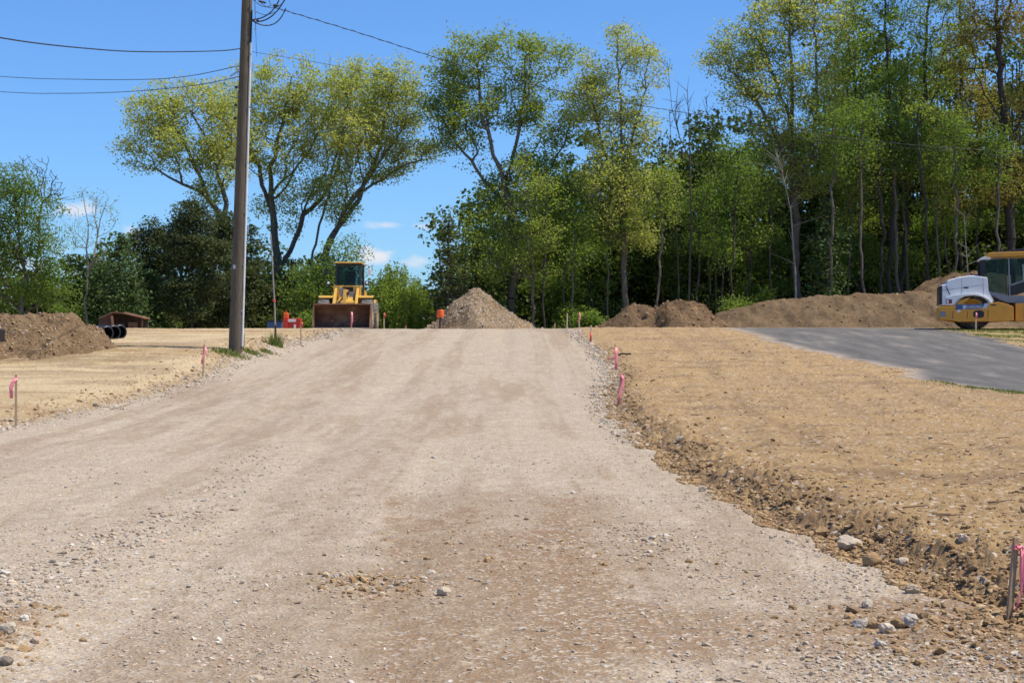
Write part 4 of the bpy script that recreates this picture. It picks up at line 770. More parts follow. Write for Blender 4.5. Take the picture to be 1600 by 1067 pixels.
weed(416, 551, .10, .12, 150, 'small weed clump between the pole and the thin grey pole')
weed(430, 541, .12, .42, 170, 'tall grassy weeds at the base of the thin grey pole')
weed(370, 556, .25, .08, 200, 'low weeds in front of the utility pole')
# ------------------------------------------------------------------ utility pole, wires
PX, PY, PZ = at(368, 549)
def pole():
    t = empty('utility_pole', (PX, PY, PZ)); tag(t, 'weathered wooden utility pole with a pale conduit on its right side', 'utility pole')
    lean = (387.5-370)*PY/FP; Ht = 12.0; H0 = (549-0)*PY/FP; k = lean/H0
    def ax(z): return Vector((k*z, 0, z))
    s = PY/FP
    MB().tube([ax(-.3), ax(.0), ax(3), ax(6), ax(9), ax(Ht)], 11.2*s, 20, [1.04, 1.0, .92, .85, .77, .70]).build('shaft', M['pole_wood'], t)
    z1 = (549-68)*s
    off = [9.9, 8.8, 8.0, 7.3]
    MB().tube([ax(.15)+Vector((11.0*s, -.10, 0)), ax(3)+Vector((10.4*s, -.10, 0)), ax(6)+Vector((9.7*s, -.10, 0)), ax(z1)+Vector((9.0*s, -.10, 0))], .034, 10).build('conduit', M['white_pipe'], t)
    MB().tube([ax(z1-.1)+Vector((9.0*s, -.10, 0)), ax(z1+1)+Vector((8.9*s, -.10, 0)), ax((549-32)*s)+Vector((9.2*s, -.1, 0)), ax((549-33)*s)+Vector((20*s, -.1, 0))], .022, 8).build('riser_cable', M['wire_black'], t)
    for z in (1.2, 2.6, 4.2, 5.7, 7.4, 9.0): MB().box((k*z+8.0*s, -.15, z), (k*z+10.8*s, -.12, z+.05)).build('conduit_strap', M['steel'], t)
    for z in (8.05, 7.5, 7.1): 
        MB().cyl(ax(z)+Vector((-9.5*s, -.05, 0)), ax(z)+Vector((-14*s, -.05, -.03)), .03, .045, 8).build('insulator', M['dark_metal'], t)
    br = MB().bar(ax(8.45)+Vector((-6*s, -.2, .08)), ax(8.35)+Vector((-21*s, -.2, -.02)), .05, .05); br.build('wire_bracket', M['steel'], t)
    MB().box((k*3-7*s, -.235, 2.5), (k*3-3.2*s, -.19, 2.62)).build('number_tag', M['steel'], t)
    c = MB()                                                           # cable loops and splice boots beside the pole top
    def pt(px, py, dy=-.15): return Vector(((px-368)*s, dy, (549-py)*s))
    def bez(p0, p1, p2, n=12): return [p0*(1-i/n)**2+p1*2*(i/n)*(1-i/n)+p2*(i/n)**2 for i in range(n+1)]
    for (p0, p1, p2, r) in [(pt(393, 34), pt(425, 42), pt(446, -6, .1), .022), (pt(396, 32), pt(432, 30), pt(441, -20, .1), .020), (pt(398, 36), pt(430, 50, .2), pt(444, 10, .3), .020), (pt(396, -10), pt(418, 26), pt(440, 8), .010), (pt(399, 18), pt(414, 30), pt(430, 20), .009), (pt(420, -8), pt(420, 12), pt(432, 12), .010), (pt(396, 0), pt(412, 18), pt(424, 10), .010), (pt(428, 24), pt(416, 36), pt(400, 34), .010)]:
        c.tube(bez(p0, p1, p2), r, 6)
    c.build('cable_loop', M['wire_black'], t)
    for (a, b_) in [(pt(428, 9), pt(436, 11)), (pt(405, 3), pt(416, 6)), (pt(396, 0), pt(400, 1))]: MB().cyl(a, b_, .035, .03, 8).build('splice_boot', M['dark_metal'], t)
    e = MB(); e.cyl(pt(399, 0), pt(400, 47), .009, None, 6); e.cyl(pt(400, 47), pt(402, 90), .006, None, 6); e.build('ground_wire', M['wire_black'], t)
    for py in (20, 34, 47): MB().cyl(pt(400, py-1.5), pt(400, py+1.5), .035, .03, 8).build('clamp', M['steel'], t)
pole()
def wire(pts, label, r=.014, ds=None, twist=False):
    P = [Vector(wp(px, py, d)) for px, py, d in pts]; out = []
    for i in range(len(P)-1):                                          # smooth curve through the points
        p0 = P[max(i-1, 0)]; p1 = P[i]; p2 = P[i+1]; p3 = P[min(i+2, len(P)-1)]
        m = 10 if not twist else 40
        for k in range(m):
            t = k/m; out.append(.5*((2*p1)+(p2-p0)*t+(2*p0-5*p1+4*p2-p3)*t*t+(3*p1-p0-3*p2+p3)*t**3))
    out.append(P[-1]); c = out[0].copy()
    b = MB().tube([p-c for p in out], r, 6)
    if twist: b.tube([p-c+Vector((0, math.sin(i*.7)*r*1.6, math.cos(i*.7)*r*1.6)) for i, p in enumerate(out)], r*.8, 6)
    o = b.build('overhead_wire', M['wire_black']); o.location = c; tag(o, label, 'overhead wire')
dp = PY
wire([(375, 76, dp-.3), (340, 79.5, dp-2), (240, 81, dp-6), (150, 77, dp-9), (0, 59, dp-14), (-250, 5, dp-20)], 'thickest black wire running left from the utility pole', .017)
wire([(372, 103, dp+.2), (300, 118, dp+4), (230, 124, dp+8), (120, 124, dp+12), (0, 119.5, dp+17), (-250, 100, dp+27)], 'upper thin wire left of the pole below the thick wire', .013)
wire([(372, 120, dp+.2), (300, 134, dp+4), (195, 143.5, dp+10), (90, 146, dp+14), (0, 143.5, dp+18), (-250, 128, dp+28)], 'lowest thin wire at the left of the pole', .013)
wire([(430, 12, dp+.3), (440, 15, dp+1), (550, 48, dp+5), (675, 88, dp+9), (760, 113, dp+14), (880, 144, dp+18), (990, 163, dp+22), (1100, 181, dp+26), (1300, 213, dp+32), (1500, 232, dp+37), (1800, 250, dp+42)], 'twisted service cable running right from the pole top', .011, twist=True)
wire([(393, 81, dp-.1), (480, 95, dp+3), (560, 110, dp+6), (640, 129, dp+9), (740, 146, dp+13), (890, 167, dp+18), (1000, 180, dp+22), (1100, 192, dp+26), (1250, 215, dp+31), (1500, 238, dp+37), (1800, 258, dp+42)], 'lower single wire running right from the pole across the trees', .007)
# ------------------------------------------------------------------ stakes and flags
def ribbon(pts, w, mat, parent, name='flag_ribbon', folds=.012, face=(1, 0, 0)):
    P = [Vector(p) for p in pts]; n = len(P); vs = []; f = Vector(face); w = w*.68
    cols = 5
    for i, p in enumerate(P):
        ww = w*(1-.25*i/n)
        for j in range(cols):
            q = (j/(cols-1)-.5)*ww; vs.append(p+f*q+Vector((0, folds*math.sin(j*2.2+i*.9), 0)))
    m = MB(); m.add(vs, [(i*cols+j, i*cols+j+1, (i+1)*cols+j+1, (i+1)*cols+j) for i in range(n-1) for j in range(cols-1)], True)
    o = m.build(name, M[mat], parent); sf = o.modifiers.new('thickness', 'SOLIDIFY'); sf.thickness = .0015
    return o
def stake(base_, top_px, top_py, label, w=.038, flag=None, wood='stake_wood', red_tip=0, bx=None):
    x, y, z = base_; s = y/FP; tx = (top_px-800)*s-x; tz = EYE+(HOR-top_py)*s-z
    t = empty('survey_stake', (x, y, z)); tag(t, label, 'survey stake', 'wooden survey stakes around the site')
    sp_ = MB().bar((-tx*.15, 0, -.12), (tx, 0, tz), w, .019 if w < .06 else .03).build('stake_post', M[wood], t, .002)
    t.rotation_euler = (0, 0, R(22))
    if red_tip:
        MB().bar((tx*(1-red_tip), 0, tz*(1-red_tip)), (tx*1.005, 0, tz*1.005+.002), w+.006, .026).build('painted_tip', M['flag_red'], t)
    if flag:
        kind, pts, ww = flag
        q = [((px-800)*s-x, -.025, EYE+(HOR-py)*s-z) for px, py in pts]
        c = Vector(q[0]); MB().bar((tx*.985, 0, c.z-.018) if False else (c.x, 0, c.z-.02), (c.x, 0, c.z+.02), w+.012, .034).build('ribbon_knot', M[kind], t)
        ribbon(q, ww, kind, t)
    return t
stake(at(1575, 972), 1590, 840, 'leaning foreground stake with a long pink ribbon at the right edge', .037, None)
# its ribbon: knot, long narrow tail and a broad tail blowing to the right
fs = [o for o in COL.objects if o.get('label', '').startswith('leaning foreground')][0]
def fpt(px, py, dy=-.03): s_ = fs.location.y/FP; return ((px-800)*s_-fs.location.x, dy, EYE+(HOR-py)*s_-fs.location.z)
MB().tube([fpt(1584, 853), fpt(1589, 856), fpt(1595, 853), fpt(1598, 857)], .008, 8).bar(fpt(1590-.5, 859, 0), fpt(1591, 852, 0), .046, .036).build('ribbon_knot', M['flag_pink'], fs)
ribbon([fpt(1594, 856), fpt(1595, 872), fpt(1593.5, 890), fpt(1594, 908), fpt(1593, 925), fpt(1588, 940), fpt(1584, 953)], .030, 'flag_pink', fs, folds=.008)
ribbon([fpt(1596, 856, -.02), fpt(1602, 870, -.02), fpt(1604, 890, -.02), fpt(1603, 910, -.02), fpt(1602, 930, -.02)], .05, 'flag_pink', fs, folds=.01)
stake(at(25, 667), 25, 585, 'dark stake at the left edge with a pink ribbon blowing left', .04, ('flag_pink', [(25, 591), (20, 597), (17, 606), (18, 622)], .10))
stake(at(317, 588), 319, 539, 'dark stake with a pink ribbon left of the utility pole', .045, ('flag_pink', [(321, 543), (320, 550), (316, 560), (315, 569)], .09))
stake(at(470, 540), 470, 503, 'thin stake with a red top between pole and loader', .045, ('flag_red', [(471, 504), (472, 507), (472, 511)], .09))
stake(at(549, 512.8), 549, 487, 'stake wrapped in pink ribbon in front of the loader bucket', .05, ('flag_pink', [(549.5, 488), (550, 495), (550, 502), (548.5, 509)], .11))
stake(deep(600, 76), 600, 489, 'stake with a red top just right of the loader', .045, ('flag_red', [(600.5, 489.5), (601, 493), (600.5, 497)], .09), 'stake_pale')
stake(deep(634, 76), 634, 509, 'tiny red tipped stake barely showing over the crest near the orange cap', .05, None, 'stake_wood', .3)
stake(deep(867, 76), 867, 505, 'shortest stake peeping over the crest left of the bare stake', .05, None)
stake(at(886, 513.5), 886.5, 490, 'bare pale stake at the crest, left of the pink flagged one', .055, None, 'stake_pale')
stake(at(905, 514), 905, 497, 'pale stake at the crest with a pink flag flying above it', .05, ('flag_pink', [(905, 489.5), (906.5, 494), (905, 499), (902, 503)], .09), 'stake_pale')
stake(at(922, 536), 924, 508, 'stake with a low red ribbon on the bank near the crest', .05, ('flag_red', [(923.5, 520), (923, 526), (922.5, 534)], .09), 'stake_pale')
stake(at(963, 580), 962, 543, 'stake wrapped in pink with a tail blowing left, farther of the bank pair', .055, ('flag_pink', [(962, 543), (962, 553), (962.5, 565), (961, 577)], .12))
f2 = [o for o in COL.objects if 'farther of the bank pair' in o.get('label', '')][0]; s_ = f2.location.y/FP
ribbon([((px-800)*s_-f2.location.x, -.03, EYE+(HOR-py)*s_-f2.location.z) for px, py in ((961, 557), (956, 558.5), (951, 560), (947, 560))], .05, 'flag_pink', f2, face=(.1, 0, 1))
stake(at(966, 633), 971, 588, 'stake hidden by a long bright pink ribbon, nearer of the bank pair', .035, ('flag_pink', [(971, 586.5), (974, 593), (970, 605), (967, 618), (965, 632)], .10))
stake(deep(1525, 68.2), 1525, 489, 'pale stake with a pink top standing in front of the roller', .05, ('flag_pink', [(1525.5, 489), (1526, 493), (1525, 498)], .09), 'stake_pale')
stake(at(380, 546), 381, 522, 'short weathered stake touching the right side of the utility pole', .06, None)
# thin grey pole with ribbon
x, y, z = at(431, 541); s_ = y/FP
t = tag(empty('marker_pole', (x, y, z)), 'tall thin grey pole leaning left beside the tall weeds', 'marker pole')
MB().tube([(0, 0, -.1), ((429-431)*s_, 0, (541-480)*s_), ((423-431)*s_, 0, (541-366)*s_)], .028, 8, [1.2, 1, .7]).build('rod', M['bark_pale'], t)
MB().bar((0, -.02, -.1), (-.01, -.02, (541-508)*s_), .05, .04).build('post', M['dark_metal'], t)
MB().tube([((428.6-431)*s_, 0, (541-472)*s_), ((428.3-431)*s_, 0, (541-468)*s_)], .045, 8).build('ribbon_knot', M['flag_red'], t)
# orange cap on a post
x, y, z = at(688, 512.6); x, y, z = deep(688, 73.5); s_ = y/FP
t = tag(empty('orange_marker', (x, y, z)), 'orange cylindrical cap on a brown post left of the gravel pile', 'marker')
zb = EYE+(HOR-496)*s_-z; ztp = EYE+(HOR-484)*s_-z
MB().cyl((0, 0, -.1), (0, 0, zb+.02), .055, None, 12).build('post', M['rust'], t)
MB().lathe([(zb, .02), (zb, .145), (zb+.03, .155), (ztp-.05, .155), (ztp-.02, .14), (ztp, .14), (ztp, .0)], 20, 'z').build('cap', M['safety_orange'], t)
MB().lathe([(zb+.10, .157), (zb+.13, .162), (zb+.16, .157)], 20, 'z').lathe([(zb+.22, .157), (zb+.25, .162), (zb+.28, .157)], 20, 'z').build('cap_rib', M['safety_orange'], t)
# sticks on the left edge
for (px, py, l, a, lab) in [(183, 640, .32, .3, 'pale forked piece of wood on the left road edge'), (200, 634, .42, 1.0, 'straight pale stick on the left road edge')]:
    x, y, z = at(px, py); o = MB().cyl((-l/2, 0, 0), (l/2, 0, .02), .022, .012, 6).cyl((0, 0, 0), (l*.3, .1, .05), .014, .008, 6).build('wood_stick', M['stake_pale']); o.location = (x, y, z+.03); o.rotation_euler = (0, -.15, a); tag(o, lab, 'stick')
x, y, z = at(976, 556); o = MB().tube([(-.2, 0, .0), (-.08, .02, .05), (.05, 0, .03), (.2, .02, .04)], .03, 6).build('rubber_scrap', M['fabric']); o.location = (x, y, z+.02); tag(o, 'black scrap of rubber on the field beside the pink wrapped stake', 'scrap')
# ------------------------------------------------------------------ culvert pipes and rusty lean-to
def culvert(px, py, d, lab):
    r = 10.6*d/FP; x = (px-800)*d/FP; z = zt(x, d); t = tag(empty('culvert_pipe', (x, d, z+r), R(0)), lab, 'culvert pipe', 'black culvert pipes stacked by the mulch mound')
    L_ = 6.0; prof = []
    n = 90
    for i in range(n+1):
        a = i/n*L_; prof.append((a, r*(1+.05*math.sin(a*60*.5))))
    o = MB().lathe([(0, r*.86), (0, r*1.05), (.10, r*1.05), (.11, r)]+[(a+.12, q) for a, q in prof]+[(L_+.12, r*.86), (0, r*.86)], 28, 'y').build('pipe_wall', M['black_plastic'], t)
    t.rotation_euler = (0, 0, R(44))
    return t
culvert(168, 519, 57.5, 'black culvert pipe, left end of three, partly behind the mulch mound')
culvert(179, 519, 58.3, 'black culvert pipe, middle of the three')
culvert(188.5, 519, 59.1, 'black culvert pipe, rightmost of the three with its end in view')
def leanto():
    D = 81; x, y, z = deep(189, D); s = D/FP; t = tag(empty('lean_to', (x, y, z)), 'low rusty lean to shelter behind the black pipes', 'shelter')
    def q(px, py): return ((px-189)*s, EYE+(HOR-py)*s-z)
    MB().prism([q(154, 496.5), q(176, 487), q(190, 488), q(224, 496), q(224, 498), q(190, 490), q(176, 489), q(154, 498.5)], 0, 1.6).build('roof', M['rust_pale'], t)
    MB().prism([q(154, 498), q(176, 489.5), q(190, 490.5), q(222, 498), q(222, 530), q(154, 530)], 1.3, 1.4).build('rear_wall', M['shade_wood'], t)
    MB().prism([q(154, 498), q(174, 490), q(174, 530), q(154, 530)], .05, .1).build('side_panel', M['cedar'], t)
    MB().bar((q(175, 494)[0], -.05, q(175, 494)[1]), (q(179, 520)[0], -.2, q(179, 520)[1]), .09, .09).build('prop_post', M['rust_pale'], t)
    MB().box((q(198, 0)[0], .3, 0), (q(209, 0)[0], .8, q(0, 503.5)[1])).build('crate', M['rust_pale'], t, .01)
    MB().box((q(182, 0)[0], .1, 0), (q(192, 0)[0], .6, q(0, 505.5)[1])).build('board_stack', M['cedar'], t, .01)
    MB().box((q(220, 0)[0], .05, 0), (q(222.5, 0)[0], .12, q(0, 497)[1])).build('corner_post', M['cedar'], t); MB().box((q(155, 0)[0], .03, 0), (q(157, 0)[0], .10, q(0, 498)[1])).build('corner_post', M['cedar'], t)
leanto()
# ------------------------------------------------------------------ red compressor and dark bin
def red_machine():
    D = 79; x, y, z = deep(454, D); s = D/FP; t = tag(empty('compressor', (x, y, z)), 'small red compressor with white lettering left of the loader', 'compressor')
    def q(px, py): return ((px-454)*s, EYE+(HOR-py)*s-z)
    def B(x0, x1, y0, y1, d0, d1, n, m, bv=.02): a = q(x0, y1); b = q(x1, y0); MB().box((a[0], d0, a[1]), (b[0], d1, b[1])).build(n, M[m], t, bv)
    B(442, 450, 488.5, 498, .1, .35, 'upright_tank', 'safety_orange', .05); B(442, 450, 498, 516, .0, .5, 'side_housing', 'red_paint')
    B(450, 468.5, 497.5, 512, .05, .9, 'body', 'red_paint'); B(448.5, 462, 498.5, 503, .028, .05, 'name_panel', 'letter_white', 0)
    B(459, 462, 507, 513, .02, .05, 'control_panel', 'white_paint', 0)
    for px in (446, 464): MB().lathe([(-.05, .02), (-.05, .26), (.05, .26), (.05, .02)], 16, 'x', (q(px, 0)[0], .5, .22)).build('wheel', M['rubber'], t)
    MB().tube([(q(444, 0)[0], .2, q(0, 489)[1]), (q(445, 0)[0], .2, q(0, 486)[1]), (q(448, 0)[0], .2, q(0, 487)[1])], .03, 6).build('handle', M['red_paint'], t)
    x, y, z = deep(428, 80); s = 80/FP; t = tag(empty('storage_bin', (x, y, z)), 'dark blue black storage bin left of the red compressor', 'bin')
    def q2(px, py): return ((px-428)*s, EYE+(HOR-py)*s-z)
    a = q2(417, 516); b = q2(440, 502.5); MB().box((a[0], 0, 0), (b[0], .7, b[1])).build('bin_body', M['decal_blue'], t, .03)
    c = q2(416, 502.5); d = q2(441, 500.5); MB().box((c[0], -.04, b[1]+.002), (d[0], .74, d[1])).build('lid', M['black_plastic'], t, .02)
red_machine()
# ------------------------------------------------------------------ wheels with lugs
def wheel(parent, c, r, w, axis, rubber, rimm, lugs=22, side=-1):
    cx, cy, cz = c; pr = [(-w*.40, r*.56), (-w*.5, r*.66), (-w*.5, r*.86), (-w*.42, r*.95), (0, r*.965), (w*.42, r*.95), (w*.5, r*.86), (w*.5, r*.66), (w*.40, r*.56)]
    tmp = empty('wheel', c); tmp.parent = parent
    if axis == 'y': tmp.rotation_euler = (0, 0, R(90))
    MB().lathe(pr, 32, 'x').build('tyre', M[rubber], tmp)
    g = MB()
    for i in range(lugs):
        for sgn in (-1, 1):
            a = 2*math.pi*(i+(.5 if sgn > 0 else 0))/lugs; a2 = a+.16
            p = Vector((0, math.cos(a2)*r*.97, math.sin(a2)*r*.97)); q = Vector((sgn*w*.46, math.cos(a)*r*.93, math.sin(a)*r*.93))
            n_ = Vector((0, math.cos(a), math.sin(a))); d = (q-p).normalized(); u = d.cross(n_).normalized(); vs = []
            for cc in (p, q):
                for i1, j1 in ((-1, -.5), (1, -.5), (1, 1), (-1, 1)): vs.append(cc+u*i1*r*.045+n_*j1*r*.04)
            g.add(vs, [(3,2,1,0),(4,5,6,7),(0,1,5,4),(1,2,6,5),(2,3,7,6),(3,0,4,7)])
    g.build('tread', M[rubber], tmp)
    MB().lathe([(-w*.38, r*.57), (-w*.42, r*.52), (-w*.15, r*.46), (-w*.15, r*.2), (-w*.25, r*.18), (-w*.25, 0)], 24, 'x').lathe([(w*.38, r*.57), (w*.42, r*.52), (w*.15, r*.46), (w*.15, r*.2), (w*.25, r*.18), (w*.25, 0)], 24, 'x').build('rim', M[rimm], tmp)
    return tmp
# ------------------------------------------------------------------ wheel loader
def loader():
    Y0 = 75.0; x0 = -7.51; z0 = zt(x0, 77)-.02
    t = tag(empty('wheel_loader', (x0, Y0, z0)), 'yellow wheel loader facing the camera with its rusty bucket lowered', 'wheel loader')
    # bucket: curved shell open to the front
    prof = [(-.05, .03), (.30, .0), (.70, .02), (.90, .14), (1.0, .38), (.98, .62), (.86, .86), (.66, 1.02), (.50, 1.08)]
    outer = [(p[0]+.035, p[1]-.0) for p in prof]; inner = []
    for i, p in enumerate(prof):
        a = prof[max(i-1, 0)]; b = prof[min(i+1, len(prof)-1)]; dx, dz = b[0]-a[0], b[1]-a[1]; l = math.hypot(dx, dz); inner.append((p[0]-dz/l*.035, p[1]+dx/l*.035))
    bk = MB().prismx(prof+inner[::-1], -1.27, 1.27); bko = bk.build('bucket', M['rust'], t)
    side = prof+[(.42, 1.0), (.20, .45), (-.03, .10)]
    MB().prismx(side, -1.275, -1.24).prismx(side, 1.24, 1.275).build('bucket_side', M['rust'], bko)
    MB().prismx([(-.16, .012), (.1, .0), (.1, .045), (-.05, .05)], -1.29, 1.29).build('cutting_edge', M['steel'], bko)
    MB().prismx([(.47, 1.085), (.63, 1.05), (.64, 1.09), (.48, 1.13)], -1.27, 1.27).build('spill_guard', M['rust_pale'], bko)
    # arms
    for sx in (-1, 1):
        MB().prismx([(.95, .35), (1.05, .62), (1.9, 1.42), (2.75, 1.98), (3.0, 1.92), (2.9, 1.70), (2.0, 1.10), (1.3, .42), (1.1, .22)], sx*.50-.06, sx*.50+.06).build('lift_arm', M['yellow_paint'], t, .015)
        MB().cyl((sx*.40, 2.5, .95), (sx*.40, 1.7, 1.08), .07, None, 14).build('lift_ram', M['yellow_paint'], t)
    MB().cyl((-.5, 1.9, 1.17), (.5, 1.9, 1.17), .12, None, 16).build('cross_tube', M['yellow_paint'], t)
    MB().prismx([(1.35, .95), (1.5, 1.0), (1.75, 1.75), (1.6, 1.80)], -.07, .07).build('bell_crank', M['yellow_paint'], t, .01)
    MB().cyl((0, 1.7, 1.72), (0, 2.9, 1.75), .065, None, 14).build('tilt_ram', M['yellow_paint'], t)
    MB().bar((-.0, 1.35, 1.0), (0, .98, .72), .09, .10).build('tilt_link', M['yellow_paint'], t, .01)
    MB().tube([(-.08, 1.5, 1.65), (-.05, 1.9, 1.95), (-.1, 2.6, 1.80)], .02, 6).tube([(.1, 1.6, 1.35), (.14, 2.1, 1.8), (.1, 2.7, 1.7)], .018, 6).build('hose', M['wire_black'], t)
    # front frame
    MB().prismx([(1.6, .55), (1.6, 1.05), (2.6, 1.55), (3.2, 1.55), (3.2, .5)], -.36, .36).build('front_frame', M['yellow_paint'], t, .02)
    MB().prismx([(2.62, 1.2), (2.62, 2.0), (3.15, 2.02), (3.15, 1.2)], .28, .62).build('tower', M['yellow_paint'], t, .015); MB().prismx([(2.62, 1.2), (2.62, 2.0), (3.15, 2.02), (3.15, 1.2)], -.62, -.28).build('tower', M['yellow_paint'], t, .015)
    MB().box((-.30, 2.45, 1.25), (-.14, 2.5, 1.88)).box((.12, 2.45, 1.28), (.36, 2.5, 1.72)).build('grille_plate', M['radiator'], t, .005)
    MB().box((-1.0, 1.95, .52), (1.0, 2.25, .82)).box((-1.0, 4.75, .52), (1.0, 5.05, .82)).build('axle', M['dark_metal'], t, .02)
    for sx in (-1, 1):
        for yy in (2.1, 4.95):
            wheel(t, (sx*.98, yy, .68), .69, .50, 'x', 'rubber_dusty', 'yellow_paint', 20)
        MB().prismx([(2.02, 1.44), (2.1, 1.53), (2.9, 1.55), (2.95, 1.50), (2.15, 1.47), (2.04, 1.40)], sx*.86-.36, sx*.86+.36).build('fender', M['yellow_paint'], t, .01)
        MB().box((sx*.86-.34, 2.9, 1.1), (sx*.86+.34, 2.96, 1.46)).build('fender_flap', M['dark_metal'], t)
        # work lights on stalks, mirrors
        MB().tube([(sx*.64, 3.1, 1.75), (sx*.85, 3.0, 1.9), (sx*.88, 2.95, 2.05)], .022, 6).box((sx*.88-.09, 2.88, 2.02), (sx*.88+.09, 3.0, 2.22)).build('lamp_stalk', M['dark_metal'], t)
        MB().lathe([(2.86, 0), (2.86, .055), (2.88, .055)], 14, 'y', (sx*.88, 0, 2.13)).build('headlight', M['lens'], t)
        MB().tube([(sx*.66, 3.2, 2.95), (sx*.95, 3.05, 2.95), (sx*.98, 3.05, 2.75)], .016, 6).build('mirror_arm', M['dark_metal'], t)
        MB().box((sx*1.0-.085, 3.02, 2.50), (sx*1.0+.085, 3.07, 2.78)).build('mirror', M['white_paint' if sx > 0 else 'black_plastic'], t, .02)
    # cab
    cy0, cy1 = 3.25, 4.6
    for (px_, py_) in ((-.55, cy0), (.55, cy0), (-.58, cy1), (.58, cy1)):
        MB().bar((px_, py_, 1.75), (px_*.98, py_+(.06 if py_ == cy0 else 0), 3.03), .09, .09).build('cab_pillar', M['dark_metal'], t, .01)
    MB().prismx([(cy0-.10, 3.04), (cy0-.12, 3.08), (cy0, 3.11), (cy1, 3.11), (cy1+.1, 3.08), (cy1+.08, 3.02)], -.62, .62).build('cab_roof', M['yellow_paint'], t, .02)
    MB().prismx([(cy0+.0, 3.02), (cy0, 2.98), (cy1, 2.98), (cy1, 3.02)], -.60, .60).build('roof_lining', M['dark_metal'], t)
    MB().box((-.51, cy0+.01, 1.98), (.51, cy0+.025, 2.98)).build('windscreen', M['glass'], t)
    for sx in (-1, 1): MB().box((sx*.57-.008, cy0+.1, 1.98), (sx*.57+.008, cy1-.1, 2.97)).build('side_window', M['glass'], t)
    MB().box((-.56, cy1-.01, 2.1), (.56, cy1+.005, 2.96)).build('rear_window', M['glass'], t)
    MB().box((-.62, cy0-.02, 1.2), (.62, cy1+.02, 1.95)).build('cab_base', M['dark_metal'], t, .02)
    MB().box((-.58, cy0-.1, 1.95), (.66, cy0+.06, 2.02)).build('cab_sill', M['yellow_paint'], t, .01)
    MB().box((-.26, 4.0, 2.0), (.26, 4.45, 2.2)).box((-.24, 4.38, 2.2), (.24, 4.5, 2.75)).box((-.13, 4.38, 2.78), (.13, 4.46, 2.95)).build('seat', M['seat_grey'], t, .04)
    MB().tube([(.18*math.cos(a), 3.75+.06*math.sin(a), 2.32+.17*math.sin(a)) for a in [i*math.pi/9 for i in range(19)]], .016, 6).cyl((0, 3.5, 2.0), (0, 3.74, 2.3), .04, None, 8).build('steering_wheel', M['black_plastic'], t)
    MB().box((-.2, 3.35, 1.98), (.2, 3.6, 2.16)).build('dashboard', M['seat_grey'], t, .03)
    MB().box((-.02, cy0-.03, 2.02), (.0, cy0-.01, 2.6)).build('wiper', M['black_plastic'], t)
    # engine end
    MB().prismx([(4.7, .75), (4.7, 1.95), (6.3, 1.85), (6.55, 1.5), (6.55, .75)], -.60, .60).build('engine_cover', M['yellow_paint'], t, .03)
    MB().prismx([(5.9, .5), (5.9, 1.2), (6.75, 1.2), (6.75, .6)], -.95, .95).build('counterweight', M['dark_metal'], t, .04)
    for sx in (-1, 1): MB().prismx([(4.3, 1.25), (4.5, 1.42), (5.5, 1.42), (5.5, 1.36), (4.55, 1.36), (4.35, 1.2)], sx*.86-.30, sx*.86+.30).build('rear_fender', M['yellow_paint'], t, .01)
    MB().cyl((.3, 5.5, 1.9), (.3, 5.5, 2.5), .05, None, 12).build('exhaust', M['dark_metal'], t)
    MB().box((.60, 3.1, .55), (.95, 3.9, .62)).box((.60, 3.1, .9), (.9, 3.9, .95)).build('step', M['dark_metal'], t)
loader()
